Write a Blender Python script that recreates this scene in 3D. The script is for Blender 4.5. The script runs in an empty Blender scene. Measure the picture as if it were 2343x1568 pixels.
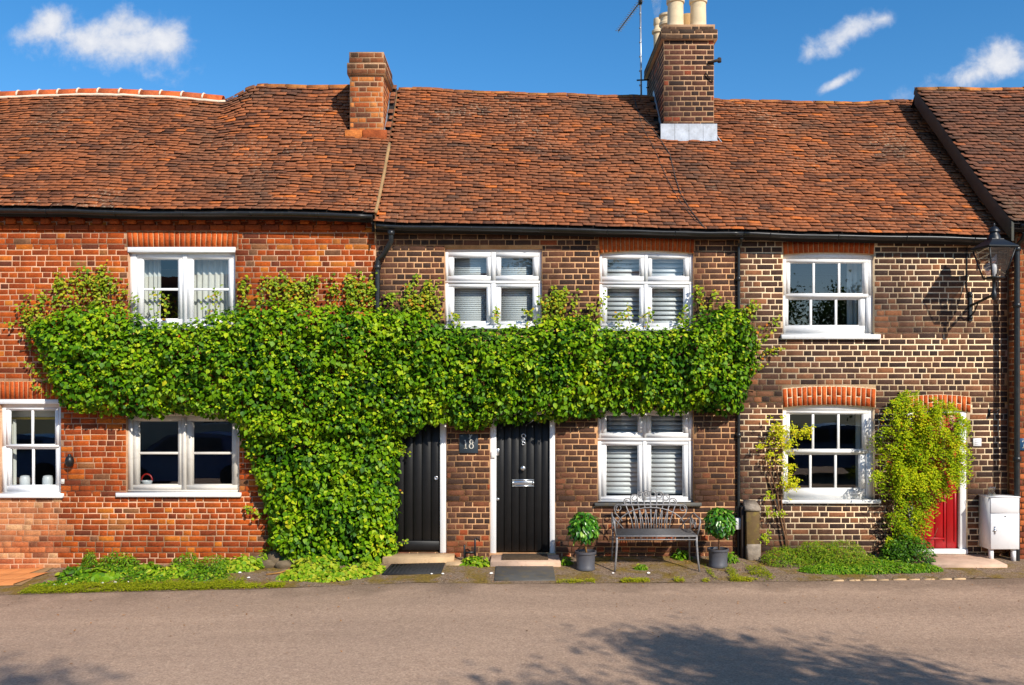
import bpy, math, random
import numpy as np
from mathutils import Vector, Matrix, noise

random.seed(11)
R = random.Random(5)
NR = np.random.default_rng(5)
SC = bpy.context.scene
COL = SC.collection

# ------------------------------------------------------------------ camera
F, D0, EYE, CX, HY = 2040.0, 12.0, 2.165, 1171.5, 900.0      # focal length in reference pixels, distance to the facade, eye height
cam_d = bpy.data.cameras.new('camera')
cam = bpy.data.objects.new('camera', cam_d)
COL.objects.link(cam)
cam.location = (0, -D0, EYE)
cam.rotation_euler = (math.radians(90), 0, 0)
cam_d.sensor_width = 36
cam_d.lens = 36 * F / 2343
cam_d.shift_y = (HY - 784) / 2343
cam_d.clip_start = 0.1
cam_d.clip_end = 3000
SC.camera = cam

# ------------------------------------------------------------------ light
SUN_EL, SUN_AZ = math.radians(35.5), math.radians(146.5)       # azimuth clockwise from +Y
SUN_DIR = Vector((math.sin(SUN_AZ) * math.cos(SUN_EL), math.cos(SUN_AZ) * math.cos(SUN_EL), math.sin(SUN_EL)))
sun_d = bpy.data.lights.new('sun', 'SUN')
sun_d.energy = 4.5
sun_d.angle = math.radians(0.7)
sun_d.color = (1.0, 0.93, 0.82)
sun = bpy.data.objects.new('sun', sun_d)
COL.objects.link(sun)
sun.rotation_euler = (-SUN_DIR).to_track_quat('-Z', 'Y').to_euler()
sun.location = (8, -14, 12)

SC.view_settings.view_transform = 'Standard'
SC.view_settings.look = 'None'
SC.view_settings.exposure = 0.22
SC.view_settings.gamma = 1.0
SC.view_settings.use_curve_mapping = False
SC.render.engine = 'CYCLES'
SC.cycles.max_bounces = 6
SC.cycles.diffuse_bounces = 3
SC.cycles.glossy_bounces = 3
SC.cycles.transparent_max_bounces = 8
SC.cycles.sample_clamp_indirect = 6
SC.cycles.caustics_reflective = False
SC.cycles.caustics_refractive = False
SC.cycles.use_denoising = True

world = bpy.data.worlds.new('World')
SC.world = world
world.use_nodes = True


class NT:
    """small helper to write node trees"""
    def __init__(s, nt):
        s.nt = nt
        for n in list(nt.nodes):
            nt.nodes.remove(n)

    def n(s, t, props=None, **ins):
        nd = s.nt.nodes.new(t)
        for k, v in (props or {}).items():
            setattr(nd, k, v)
        for k, v in ins.items():
            key = int(k[1:]) if k[0] == 'i' and k[1:].isdigit() else k.replace('_', ' ')
            s.put(nd.inputs[key], v)
        return nd

    def put(s, sock, v):
        if isinstance(v, bpy.types.NodeSocket):
            s.nt.links.new(v, sock)
        elif isinstance(v, bpy.types.Node):
            s.nt.links.new(v.outputs[0], sock)
        else:
            sock.default_value = v

    def math(s, op, a, b=0.0, c=0.0, clamp=False):
        return s.n('ShaderNodeMath', {'operation': op, 'use_clamp': clamp}, i0=a, i1=b, i2=c).outputs[0]

    def mix(s, f, a, b, mode='MIX'):
        nd = s.nt.nodes.new('ShaderNodeMix')
        nd.data_type = 'RGBA'
        nd.blend_type = mode
        s.put(nd.inputs[0], f)
        s.put(nd.inputs[6], a)
        s.put(nd.inputs[7], b)
        return nd.outputs[2]

    def ramp(s, f, stops, interp='LINEAR'):
        nd = s.nt.nodes.new('ShaderNodeValToRGB')
        nd.color_ramp.interpolation = interp
        e = nd.color_ramp.elements
        while len(e) < len(stops):
            e.new(0.5)
        for el, (p, c) in zip(e, stops):
            el.position = p
            el.color = c if len(c) == 4 else (*c, 1)
        s.put(nd.inputs[0], f)
        return nd.outputs[0]

    def noise(s, vec, scale, detail=3.0, rough=0.55, dist=0.0):
        nd = s.n('ShaderNodeTexNoise', None, Scale=scale, Detail=detail, Roughness=rough, Distortion=dist)
        if vec is not None:
            s.put(nd.inputs['Vector'], vec)
        return nd.outputs[0]

    def scaled(s, vec, v):
        return s.n('ShaderNodeVectorMath', {'operation': 'MULTIPLY'}, i0=vec, i1=v).outputs[0]


def lin(c):
    return c / 12.92 if c <= 0.04045 else ((c + 0.055) / 1.055) ** 2.4


def rgb(r, g, b, k=1.0):
    return (lin(r / 255) * k, lin(g / 255) * k, lin(b / 255) * k, 1.0)


# sky: Nishita, deepened a little, with scattered fair-weather clouds all over the dome
w = NT(world.node_tree)
tc = w.n('ShaderNodeTexCoord').outputs['Generated']
sky = w.n('ShaderNodeTexSky', {'sky_type': 'NISHITA', 'sun_disc': False, 'sun_elevation': SUN_EL,
                               'sun_rotation': SUN_AZ, 'altitude': 200.0, 'air_density': 1.0,
                               'dust_density': 0.4, 'ozone_density': 3.2})
skyc = w.n('ShaderNodeHueSaturation', None, Hue=0.499, Saturation=1.32, Value=1.0, Color=sky.outputs[0]).outputs[0]
xyz = w.n('ShaderNodeSeparateXYZ', None, i0=tc)
ay = w.math('MAXIMUM', w.math('ABSOLUTE', xyz.outputs[1]), 0.02)
u = w.math('DIVIDE', xyz.outputs[0], ay)
v = w.math('DIVIDE', xyz.outputs[2], ay)
uv = w.n('ShaderNodeCombineXYZ', None, i0=u, i1=v, i2=0.0).outputs[0]
PUFFS = [  # u, v, half length, half height, tilt : cloud puffs by direction
    ((285, 100), 160, 60, -6), ((118, 60), 70, 36, 25), ((370, 98), 85, 48, -6), ((205, 96), 90, 42, -20), ((285, 64), 62, 40, 0), ((290, 100), 90, 40, 0),
    ((1955, 68), 105, 30, 27), ((2020, 44), 45, 22, 20), ((1950, 72), 60, 22, 27), ((1922, 186), 50, 14, 30),
    ((2240, 166), 150, 34, 20), ((2295, 142), 90, 46, 10), ((2400, 150), 120, 40, -10), ((2280, 150), 80, 34, 15),
]
EXTRA = [(-1.6, 0.55, .22, .07, 5), (1.5, 0.75, .25, .08, -12), (-1.1, 1.15, .25, .1, 20), (0.5, 1.2, .3, .09, -8),
         (2.4, 0.5, .3, .08, 4), (-2.6, 0.7, .35, .1, -6), (-0.3, 1.9, .35, .12, 12), (1.6, 1.9, .3, .12, 30)]
pl = [((p[0] - CX) / F, (HY - p[1]) / F, a * 1.35 / F, b * 1.4 / F, t) for p, a, b, t in PUFFS] + EXTRA
acc = None
for (u0, v0, a, b, t) in pl:
    mp = w.n('ShaderNodeMapping', {'vector_type': 'TEXTURE'}, Vector=uv, Location=(u0, v0, 0), Rotation=(0, 0, math.radians(t)), Scale=(a, b, 1))
    ln = w.n('ShaderNodeVectorMath', {'operation': 'LENGTH'}, i0=mp.outputs[0]).outputs['Value']
    m = w.math('SUBTRACT', 1.0, ln)
    acc = m if acc is None else w.n('ShaderNodeMath', {'operation': 'SMOOTH_MAX'}, i0=acc, i1=m, i2=0.25).outputs[0]
n1 = w.noise(uv, 11.0, 6.0, 0.58, 0.15)
n2 = w.noise(uv, 34.0, 6.0, 0.62, 0.2)
dn = w.math('ADD', acc, w.math('ADD', w.math('MULTIPLY', w.math('SUBTRACT', n1, 0.5), 2.1), w.math('MULTIPLY', w.math('SUBTRACT', n2, 0.5), 1.15)))
mask = w.n('ShaderNodeMapRange', {'interpolation_type': 'SMOOTHSTEP'}, Value=dn, i1=0.03, i2=0.85, i3=0.0, i4=0.95).outputs[0]
cshade = w.ramp(w.math('ADD', w.math('MULTIPLY', dn, 0.8), w.math('MULTIPLY', w.math('SUBTRACT', n2, 0.5), 0.8)),
                [(0.0, (3.3, 3.75, 4.9)), (0.4, (4.1, 4.4, 5.1)), (1.0, (5.5, 5.55, 5.75))])
skymix = w.mix(mask, skyc, cshade)
bg = w.n('ShaderNodeBackground', None, Color=skymix, Strength=0.14)
w.n('ShaderNodeOutputWorld', None, Surface=bg.outputs[0])


# ------------------------------------------------------------------ helpers: positions
def WX(px, Y=0.0):
    return (px - CX) / F * (D0 + Y)


def WZ(py, Y=0.0):
    return EYE + (HY - py) / F * (D0 + Y)


def PX(x, y, z):
    return CX + x / (y + D0) * F, HY - (z - EYE) / (y + D0) * F


def ip(x, pts):
    """piecewise linear with smooth ends"""
    if x <= pts[0][0]:
        return pts[0][1]
    for (a, b), (c, d) in zip(pts, pts[1:]):
        if x <= c:
            return b + (d - b) * (x - a) / (c - a)
    return pts[-1][1]


def nz(*a):
    a = list(a) + [0.0] * (3 - len(a))
    return noise.noise(Vector(a))


def inpoly(px, py, poly):
    c = False
    j = len(poly) - 1
    for i in range(len(poly)):
        xi, yi = poly[i]
        xj, yj = poly[j]
        if (yi > py) != (yj > py) and px < (xj - xi) * (py - yi) / (yj - yi) + xi:
            c = not c
        j = i
    return c


# ------------------------------------------------------------------ helpers: objects
def tag(o, label=None, cat=None, group=None, kind=None):
    if label:
        o['label'] = label
    if cat:
        o['category'] = cat
    if group:
        o['group'] = group
    if kind:
        o['kind'] = kind
    return o


def attach(o, parent):
    if parent is not None:
        o.parent = parent
        if parent.type == 'EMPTY':
            o.matrix_parent_inverse = Matrix.Translation(-Vector(parent.location))
    return o


def thing(name, loc, label, cat, group=None):
    o = bpy.data.objects.new(name, None)
    o.empty_display_size = 0.2
    o.location = loc
    COL.objects.link(o)
    return tag(o, label, cat, group)


def mesh_np(name, V, polys_v, polys_n, tint=None, smooth=False):
    """V (n,3); polys_v flat vertex index array; polys_n loop count per face"""
    me = bpy.data.meshes.new(name)
    V = np.asarray(V, np.float32)
    pv = np.asarray(polys_v, np.int32)
    pn = np.asarray(polys_n, np.int32)
    me.vertices.add(len(V))
    me.vertices.foreach_set('co', V.ravel())
    me.loops.add(len(pv))
    me.loops.foreach_set('vertex_index', pv)
    me.polygons.add(len(pn))
    st = np.concatenate(([0], np.cumsum(pn)[:-1])).astype(np.int32)
    me.polygons.foreach_set('loop_start', st)
    me.polygons.foreach_set('loop_total', pn)
    if smooth:
        me.polygons.foreach_set('use_smooth', np.ones(len(pn), bool))
    if tint is not None:
        at = me.attributes.new('tint', 'FLOAT', 'FACE')
        at.data.foreach_set('value', np.asarray(tint, np.float32))
    me.update(calc_edges=True)
    me.validate()
    return me


class MB:
    """collects shapes into one mesh"""
    def __init__(s):
        s.v, s.f, s.t = [], [], []

    def add(s, vs, fs, tint=None):
        o = len(s.v)
        s.v += [tuple(q) for q in vs]
        s.f += [tuple(i + o for i in q) for q in fs]
        s.t += [0.5 if tint is None else tint] * len(fs)
        return s

    def box(s, x0, x1, y0, y1, z0, z1, c=0.0, tint=None):
        if x1 < x0: x0, x1 = x1, x0
        if y1 < y0: y0, y1 = y1, y0
        if z1 < z0: z0, z1 = z1, z0
        if c <= 0:
            vs = [(x, y, z) for x in (x0, x1) for y in (y0, y1) for z in (z0, z1)]
            return s.add(vs, [(0, 1, 3, 2), (4, 6, 7, 5), (0, 4, 5, 1), (2, 3, 7, 6), (0, 2, 6, 4), (1, 5, 7, 3)], tint)
        c = min(c, (x1 - x0) * .45, (y1 - y0) * .45, (z1 - z0) * .45)
        # front (low y) edges chamfered
        vs = [(x0, y1, z0), (x1, y1, z0), (x1, y1, z1), (x0, y1, z1),
              (x0, y0 + c, z0), (x1, y0 + c, z0), (x1, y0 + c, z1), (x0, y0 + c, z1),
              (x0 + c, y0, z0 + c), (x1 - c, y0, z0 + c), (x1 - c, y0, z1 - c), (x0 + c, y0, z1 - c)]
        fs = [(0, 3, 2, 1), (8, 9, 10, 11)]
        for i in range(4):
            j = (i + 1) % 4
            fs += [(i, j, 4 + j, 4 + i), (4 + i, 4 + j, 8 + j, 8 + i)]
        return s.add(vs, fs, tint)

    def prism(s, poly, y0, y1, tint=None):
        """poly: (x,z) points, extruded from y0 to y1"""
        n = len(poly)
        vs = [(x, y0, z) for x, z in poly] + [(x, y1, z) for x, z in poly]
        fs = [tuple(range(n)), tuple(range(2 * n - 1, n - 1, -1))]
        fs += [(i, n + i, n + (i + 1) % n, (i + 1) % n) for i in range(n)]
        return s.add(vs, fs, tint)

    def tube(s, pts, r, sides=6, tint=None, closed=False):
        pts = [Vector(p) for p in pts]
        n = len(pts)
        rr = r if isinstance(r, (list, tuple)) else [r] * n
        vs, fs = [], []
        prev = None
        for i, p in enumerate(pts):
            a = pts[i - 1] if (i > 0 or closed) else p
            b = pts[(i + 1) % n] if (i < n - 1 or closed) else p
            d = (b - a)
            d = d.normalized() if d.length > 1e-9 else Vector((0, 0, 1))
            if prev is None:
                up = Vector((0, 0, 1)) if abs(d.z) < 0.9 else Vector((1, 0, 0))
                x = d.cross(up).normalized()
            else:
                x = (prev - d * prev.dot(d))
                x = x.normalized() if x.length > 1e-6 else d.orthogonal().normalized()
            prev = x
            y = d.cross(x)
            for k in range(sides):
                an = 2 * math.pi * k / sides
                vs.append(p + (x * math.cos(an) + y * math.sin(an)) * rr[i])
        m = n if closed else n - 1
        for i in range(m):
            i2 = (i + 1) % n
            for k in range(sides):
                k2 = (k + 1) % sides
                fs.append((i * sides + k, i * sides + k2, i2 * sides + k2, i2 * sides + k))
        if not closed:
            fs.append(tuple(range(sides - 1, -1, -1)))
            fs.append(tuple(range((n - 1) * sides, n * sides)))
        return s.add(vs, fs, tint)

    def lathe(s, prof, c, segs=20, tint=None, cap=True):
        """prof: (r,z) from bottom to top round the vertical through c"""
        vs, fs = [], []
        for r, z in prof:
            for k in range(segs):
                a = 2 * math.pi * k / segs
                vs.append((c[0] + r * math.cos(a), c[1] + r * math.sin(a), c[2] + z))
        for i in range(len(prof) - 1):
            for k in range(segs):
                k2 = (k + 1) % segs
                fs.append((i * segs + k, i * segs + k2, (i + 1) * segs + k2, (i + 1) * segs + k))
        if cap:
            fs.append(tuple(range(segs - 1, -1, -1)))
            fs.append(tuple(range((len(prof) - 1) * segs, len(prof) * segs)))
        return s.add(vs, fs, tint)

    def ball(s, c, r, seg=12, rings=8, sq=(1, 1, 1), jit=0.0, tint=None):
        vs, fs = [], []
        for i in range(rings + 1):
            th = math.pi * i / rings
            for k in range(seg):
                ph = 2 * math.pi * k / seg
                d = Vector((math.sin(th) * math.cos(ph), math.sin(th) * math.sin(ph), math.cos(th)))
                q = 1 + jit * nz(d.x * 1.7 + c[0] * 7, d.y * 1.7 + c[1] * 5, d.z * 1.7 + c[2] * 3)
                vs.append((c[0] + d.x * r * sq[0] * q, c[1] + d.y * r * sq[1] * q, c[2] + d.z * r * sq[2] * q))
        for i in range(rings):
            for k in range(seg):
                k2 = (k + 1) % seg
                fs.append((i * seg + k, (i + 1) * seg + k, (i + 1) * seg + k2, i * seg + k2))
        return s.add(vs, fs, tint)

    def mesh(s, name, smooth=False):
        pv = [i for f in s.f for i in f]
        return mesh_np(name, s.v, pv, [len(f) for f in s.f], s.t, smooth)

    def build(s, name, mat, parent=None, smooth=False, auto=False):
        me = s.mesh(name, smooth or auto)
        me.materials.append(mat)
        o = bpy.data.objects.new(name, me)
        COL.objects.link(o)
        if auto:
            try:
                me.set_sharp_from_angle(angle=math.radians(40))
            except Exception:
                pass
        return attach(o, parent)


def newobj(name, me, parent=None, mtx=None, tint=None):
    o = bpy.data.objects.new(name, me)
    COL.objects.link(o)
    attach(o, parent)
    if mtx is not None:
        o.matrix_basis = mtx
    if tint is not None:
        o['tint'] = float(tint)
    return o


def pieces(name, tmpl, places, mat, parent, nmax=300, rest='stuff', smooth=False):
    """places: list of (key, 4x4 numpy, tint, priority); the nmax of highest priority become objects that share
    mesh data, the others one joined part"""
    if not places:
        return
    idx = sorted(range(len(places)), key=lambda i: -places[i][3])
    ind = [i for i in idx[:nmax] if places[i][3] > 0]
    sel = set(ind)
    shared = {}
    for i in ind:
        k, m, t, _ = places[i]
        if k not in shared:
            V, P = tmpl[k]
            me = mesh_np(name, V, [j for f in P for j in f], [len(f) for f in P], None, smooth)
            me.materials.append(mat)
            shared[k] = me
        newobj(name, shared[k], parent, Matrix(m.tolist()), t)
    others = [i for i in range(len(places)) if i not in sel]
    if others:
        join(rest, tmpl, [places[i] for i in others], mat, parent, smooth)


def join(name, tmpl, places, mat, parent, smooth=False, kind='stuff'):
    VV, PV, PN, TT = [], [], [], []
    off = 0
    for k in tmpl:
        sub = [p for p in places if p[0] == k]
        if not sub:
            continue
        V, P = tmpl[k]
        V = np.asarray(V, float)
        ms = np.array([p[1] for p in sub])
        W = np.einsum('kij,nj->kni', ms[:, :3, :3], V) + ms[:, None, :3, 3]
        n = len(V)
        fl = np.array([j for f in P for j in f])
        ct = np.array([len(f) for f in P])
        offs = off + np.arange(len(sub)) * n
        PV.append((fl[None, :] + offs[:, None]).ravel())
        PN.append(np.tile(ct, len(sub)))
        TT.append(np.repeat(np.array([p[2] for p in sub]), len(P)))
        VV.append(W.reshape(-1, 3))
        off += n * len(sub)
    me = mesh_np(name, np.concatenate(VV), np.concatenate(PV), np.concatenate(PN), np.concatenate(TT), smooth)
    me.materials.append(mat)
    o = newobj(name, me, parent)
    if kind:
        o['kind'] = kind
    return o


def mtx(ax, ay, az, p):
    m = np.eye(4)
    m[:3, 0], m[:3, 1], m[:3, 2], m[:3, 3] = ax, ay, az, p
    return m


# ------------------------------------------------------------------ materials
def material(name):
    m = bpy.data.materials.new(name)
    m.use_nodes = True
    t = NT(m.node_tree)
    b = t.n('ShaderNodeBsdfPrincipled')
    out = t.n('ShaderNodeOutputMaterial', None, Surface=b.outputs[0])
    return m, t, b, out


def pos(t):
    return t.n('ShaderNodeNewGeometry').outputs['Position']


def tint(t):
    a = t.n('ShaderNodeAttribute', {'attribute_type': 'GEOMETRY', 'attribute_name': 'tint'}).outputs['Fac']
    b = t.n('ShaderNodeAttribute', {'attribute_type': 'OBJECT', 'attribute_name': 'tint'}).outputs['Fac']
    return t.math('ADD', a, b)


def bump(t, b, h, strength=0.4, dist=0.01):
    nd = t.n('ShaderNodeBump', None, Strength=strength, Distance=dist, Height=h)
    t.put(b.inputs['Normal'], nd.outputs[0])


def plain(name, col, rough=0.5, var=0.12, scale=6.0, metal=0.0, spec=0.5, bumps=0.0, bscale=60.0, dirt=None, dirt_amt=0.0):
    m, t, b, _ = material(name)
    p = pos(t)
    f = t.noise(p, scale, 4)
    dark = tuple(c * (1 - var * 2) for c in col[:3]) + (1,)
    lite = tuple(min(1, c * (1 + var * 2)) for c in col[:3]) + (1,)
    c = t.ramp(f, [(0.25, dark), (0.75, lite)])
    if dirt is not None:
        g = t.noise(p, scale * 2.3, 6, 0.65, 0.4)
        g = t.n('ShaderNodeMapRange', None, Value=g, i1=0.52, i2=0.75, i3=0.0, i4=dirt_amt).outputs[0]
        c = t.mix(g, c, dirt)
    t.put(b.inputs['Base Color'], c)
    b.inputs['Roughness'].default_value = rough
    b.inputs['Metallic'].default_value = metal
    b.inputs['Specular IOR Level'].default_value = spec
    if bumps:
        bump(t, b, t.noise(p, bscale, 5), bumps, 0.01)
    return m


def brick_mat(name, stops, stain, stain_amt=0.5, speck=None, speck_amt=0.0):
    m, t, b, _ = material(name)
    p = pos(t)
    c = t.ramp(tint(t), stops)
    f = t.noise(t.scaled(p, (1, 1, 1.6)), 38, 5, 0.65)
    c = t.mix(0.75, c, t.ramp(f, [(0.28, (0.5, 0.48, 0.46)), (0.5, (0.95, 0.95, 0.95)), (0.75, (1.45, 1.45, 1.45))]), 'MULTIPLY')
    f2 = t.noise(p, 9, 4, 0.6)
    c = t.mix(0.7, c, t.ramp(f2, [(0.3, (0.66, 0.62, 0.6)), (0.5, (1.0, 1.0, 1.0)), (0.72, (1.35, 1.3, 1.25))]), 'MULTIPLY')
    big = t.noise(p, 1.3, 5, 0.6)
    g = t.n('ShaderNodeMapRange', None, Value=big, i1=0.48, i2=0.72, i3=0.0, i4=stain_amt).outputs[0]
    c = t.mix(g, c, stain)
    run = t.noise(t.scaled(p, (2.6, 2.6, 0.5)), 1.0, 5, 0.65)
    c = t.mix(0.7, c, t.ramp(run, [(0.34, (0.66, 0.64, 0.62)), (0.5, (1.0, 1.0, 1.0)), (0.72, (1.14, 1.1, 1.05))]), 'MULTIPLY')
    if speck is not None:
        s = t.noise(p, 55, 4, 0.7)
        s = t.n('ShaderNodeMapRange', None, Value=s, i1=0.62, i2=0.72, i3=0.0, i4=speck_amt).outputs[0]
        c = t.mix(s, c, speck)
    t.put(b.inputs['Base Color'], c)
    b.inputs['Roughness'].default_value = 0.88
    b.inputs['Specular IOR Level'].default_value = 0.25
    bump(t, b, t.noise(p, 130, 5, 0.7), 0.45, 0.006)
    return m


K = 0.92
RED_BRICK = brick_mat('red brick', [(0.0, rgb(98, 50, 33)), (0.12, rgb(122, 55, 28)), (0.35, rgb(148, 63, 22)), (0.6, rgb(168, 74, 22)),
                                    (0.82, rgb(182, 86, 24)), (0.93, rgb(198, 112, 32)), (1.0, rgb(120, 82, 56))], rgb(106, 52, 28), 0.5, rgb(200, 144, 100), 0.35)
PALE_BRICK = brick_mat('weathered base brick', [(0.0, rgb(110, 70, 50)), (0.3, rgb(168, 92, 56)), (0.6, rgb(190, 112, 66)), (0.85, rgb(196, 140, 96)), (1.0, rgb(205, 160, 116))],
                       rgb(190, 140, 98), 0.6, rgb(220, 180, 140), 0.5)
BROWN_BRICK = brick_mat('brown brick', [(0.0, rgb(58, 44, 38)), (0.25, rgb(76, 54, 43)), (0.55, rgb(96, 64, 48)), (0.8, rgb(114, 72, 51)), (0.95, rgb(132, 78, 50)), (1.0, rgb(156, 76, 42))],
                        rgb(66, 46, 38), 0.3, rgb(190, 150, 115), 0.32)
DARK_BRICK = brick_mat('dark brick', [(0.0, rgb(60, 45, 39)), (0.3, rgb(80, 56, 45)), (0.6, rgb(100, 69, 52)), (0.85, rgb(124, 84, 60)), (1.0, rgb(146, 94, 62))],
                       rgb(58, 42, 36), 0.25, rgb(205, 175, 140), 0.25)
STACK_BRICK = brick_mat('chimney brick', [(0.0, rgb(50, 38, 34)), (0.5, rgb(78, 52, 42)), (0.85, rgb(104, 64, 48)), (1.0, rgb(150, 66, 36))],
                        rgb(60, 46, 38), 0.4, rgb(150, 130, 90), 0.3)
STACK_CAP = brick_mat('lichened cap brick', [(0.0, rgb(60, 48, 40)), (0.6, rgb(90, 66, 50)), (1.0, rgb(112, 82, 58))], rgb(128, 104, 52), 0.75, rgb(190, 170, 110), 0.5)
ORANGE_STACK = brick_mat('orange chimney brick', [(0.0, rgb(100, 64, 46)), (0.4, rgb(168, 84, 42)), (0.75, rgb(196, 112, 52)), (1.0, rgb(206, 132, 72))],
                         rgb(110, 74, 50), 0.4, rgb(215, 165, 120), 0.3)
ORANGE_CAP = brick_mat('sooty orange cap brick', [(0.0, rgb(80, 58, 42)), (0.5, rgb(112, 68, 44)), (1.0, rgb(146, 82, 48))], rgb(96, 80, 52), 0.75, rgb(180, 150, 110), 0.4)
ARCH_BRICK = brick_mat('rubbed orange brick', [(0.0, rgb(158, 62, 26)), (0.5, rgb(192, 84, 30)), (1.0, rgb(208, 106, 46))], rgb(160, 70, 36), 0.25, rgb(220, 150, 100), 0.2)
FAR_BRICK = brick_mat('orange neighbour brick', [(0.0, rgb(104, 54, 38)), (0.5, rgb(164, 84, 44)), (1.0, rgb(196, 112, 58))], rgb(110, 60, 44), 0.4)


def mortar(name, a, b2, bscale=90, streak=.7):
    m, t, b, _ = material(name)
    p = pos(t)
    f = t.noise(p, 3.0, 6, 0.65)
    c = t.ramp(f, [(0.3, a), (0.7, b2)])
    g = t.noise(p, 60, 4)
    c = t.mix(0.5, c, t.ramp(g, [(0.3, (0.6, 0.6, 0.6)), (0.7, (1.25, 1.25, 1.25))]), 'MULTIPLY')
    run = t.noise(t.scaled(p, (2.6, 2.6, 0.5)), 1.0, 5, 0.65)
    c = t.mix(streak, c, t.ramp(run, [(0.34, (0.55, 0.52, 0.5)), (0.52, (1.0, 1.0, 1.0))]), 'MULTIPLY')
    t.put(b.inputs['Base Color'], c)
    b.inputs['Roughness'].default_value = 0.95
    b.inputs['Specular IOR Level'].default_value = 0.1
    bump(t, b, t.noise(p, bscale, 5), 0.6, 0.006)
    return m


MORTAR_RED = mortar('pinkish lime mortar', rgb(188, 138, 104), rgb(222, 182, 148))
MORTAR_BROWN = mortar('tan mortar', rgb(190, 138, 96), rgb(222, 176, 130))
MORTAR_CREAM = mortar('cream mortar', rgb(236, 200, 156), rgb(252, 228, 190), streak=.35)
MORTAR_STACK = mortar('grey tan mortar', rgb(160, 124, 92), rgb(196, 156, 120))


def tile_mat(name, stops, lichen, lich_amt):
    m, t, b, _ = material(name)
    p = pos(t)
    c = t.ramp(tint(t), stops)
    big = t.noise(p, 0.9, 5, 0.6, 0.5)
    c = t.mix(0.55, c, t.ramp(big, [(0.3, (0.78, 0.76, 0.78)), (0.52, (1.0, 1.0, 1.0)), (0.75, (1.18, 1.14, 1.08))]), 'MULTIPLY')
    st = t.noise(t.scaled(p, (5.0, 0.45, 0.45)), 1.0, 4, 0.6)
    c = t.mix(0.6, c, t.ramp(st, [(0.32, (0.72, 0.7, 0.7)), (0.5, (1.0, 1.0, 1.0)), (0.7, (1.16, 1.12, 1.06))]), 'MULTIPLY')
    f = t.noise(p, 45, 4, 0.65)
    c = t.mix(0.7, c, t.ramp(f, [(0.3, (0.55, 0.55, 0.57)), (0.7, (1.3, 1.28, 1.25))]), 'MULTIPLY')
    we = t.noise(t.scaled(p, (0.8, 0.6, 0.6)), 1.6, 6, 0.62, 0.3)
    we = t.n('ShaderNodeMapRange', None, Value=we, i1=0.46, i2=0.68, i3=0.0, i4=0.6).outputs[0]
    c = t.mix(we, c, t.ramp(f, [(0.3, rgb(70, 54, 44)), (0.7, rgb(122, 92, 70))]))
    l = t.math('ADD', t.math('MULTIPLY', t.noise(p, 28, 4, 0.7), 0.75), t.math('MULTIPLY', t.noise(p, 0.8, 3, 0.5), 0.42))
    l = t.n('ShaderNodeMapRange', None, Value=l, i1=0.685, i2=0.775, i3=0.0, i4=lich_amt).outputs[0]
    c = t.mix(l, c, lichen)
    t.put(b.inputs['Base Color'], c)
    b.inputs['Roughness'].default_value = 0.85
    b.inputs['Specular IOR Level'].default_value = 0.25
    bump(t, b, t.noise(p, 110, 5, 0.7), 0.5, 0.006)
    return m


TILE = tile_mat('old clay tile', [(0.0, rgb(90, 60, 46)), (0.2, rgb(116, 72, 50)), (0.5, rgb(156, 93, 58)), (0.78, rgb(176, 101, 58)), (0.9, rgb(192, 106, 52)), (1.0, rgb(204, 112, 50))],
                rgb(200, 182, 150), 0.65)
TILE_DARK = tile_mat('brown clay tile', [(0.0, rgb(82, 58, 48)), (0.3, rgb(108, 72, 55)), (0.7, rgb(134, 83, 58)), (0.92, rgb(156, 88, 52)), (1.0, rgb(180, 98, 50))],
                     rgb(164, 150, 116), 0.5)
RIDGE_NEW = brick_mat('new ridge tile', [(0.0, rgb(176, 92, 54)), (0.5, rgb(200, 98, 50)), (1.0, rgb(222, 108, 48))], rgb(190, 100, 60), 0.2)
RIDGE_OLD = brick_mat('old ridge tile', [(0.0, rgb(140, 84, 48)), (0.5, rgb(176, 110, 58)), (1.0, rgb(196, 120, 58))], rgb(150, 120, 60), 0.55, rgb(206, 180, 110), 0.4)
LIME = plain('pale lime mortar', rgb(226, 206, 180), 0.95, 0.06, 20, bumps=0.4)
LATH = plain('dark roof felt', rgb(38, 32, 30), 0.95, 0.1)

WHITE = plain('white gloss paint', rgb(238, 238, 238), 0.38, 0.012, 5, dirt=rgb(196, 190, 180), dirt_amt=0.1)
WHITE_WORN = plain('worn white paint', rgb(236, 235, 232), 0.45, 0.02, 6, dirt=rgb(160, 156, 150), dirt_amt=0.25)
CREAMPAINT = plain('off white paint', rgb(214, 208, 198), 0.45, 0.03, 5, dirt=rgb(160, 148, 130), dirt_amt=0.3)
BLACK = plain('black door paint', rgb(17, 17, 18), 0.48, 0.15, 8, spec=0.35, bumps=0.08, bscale=25)
REDPAINT = plain('red door paint', rgb(168, 10, 20), 0.34, 0.05, 4)
GUTTER = plain('black plastic', rgb(34, 36, 38), 0.35, 0.1, 9, dirt=rgb(84, 82, 70), dirt_amt=0.35)
IRON = plain('black iron', rgb(22, 24, 26), 0.42, 0.15, 20, spec=0.5)
BENCH = plain('grey wrought iron', rgb(140, 138, 138), 0.45, 0.12, 30, metal=0.2, dirt=rgb(120, 84, 60), dirt_amt=0.45)
SEATMETAL = plain('dark grey seat metal', rgb(92, 91, 92), 0.5, 0.12, 30, metal=0.2, dirt=rgb(110, 84, 64), dirt_amt=0.3)
CHROME = plain('brushed steel', rgb(205, 208, 212), 0.28, 0.05, 10, metal=0.9)
LEAD = plain('lead flashing', rgb(172, 177, 185), 0.55, 0.12, 9, metal=0.0, dirt=rgb(120, 120, 122), dirt_amt=0.6, bumps=0.2, bscale=14)
STONE = plain('sandstone', rgb(196, 164, 124), 0.9, 0.1, 5, bumps=0.5, dirt=rgb(140, 110, 76), dirt_amt=0.5)
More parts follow.
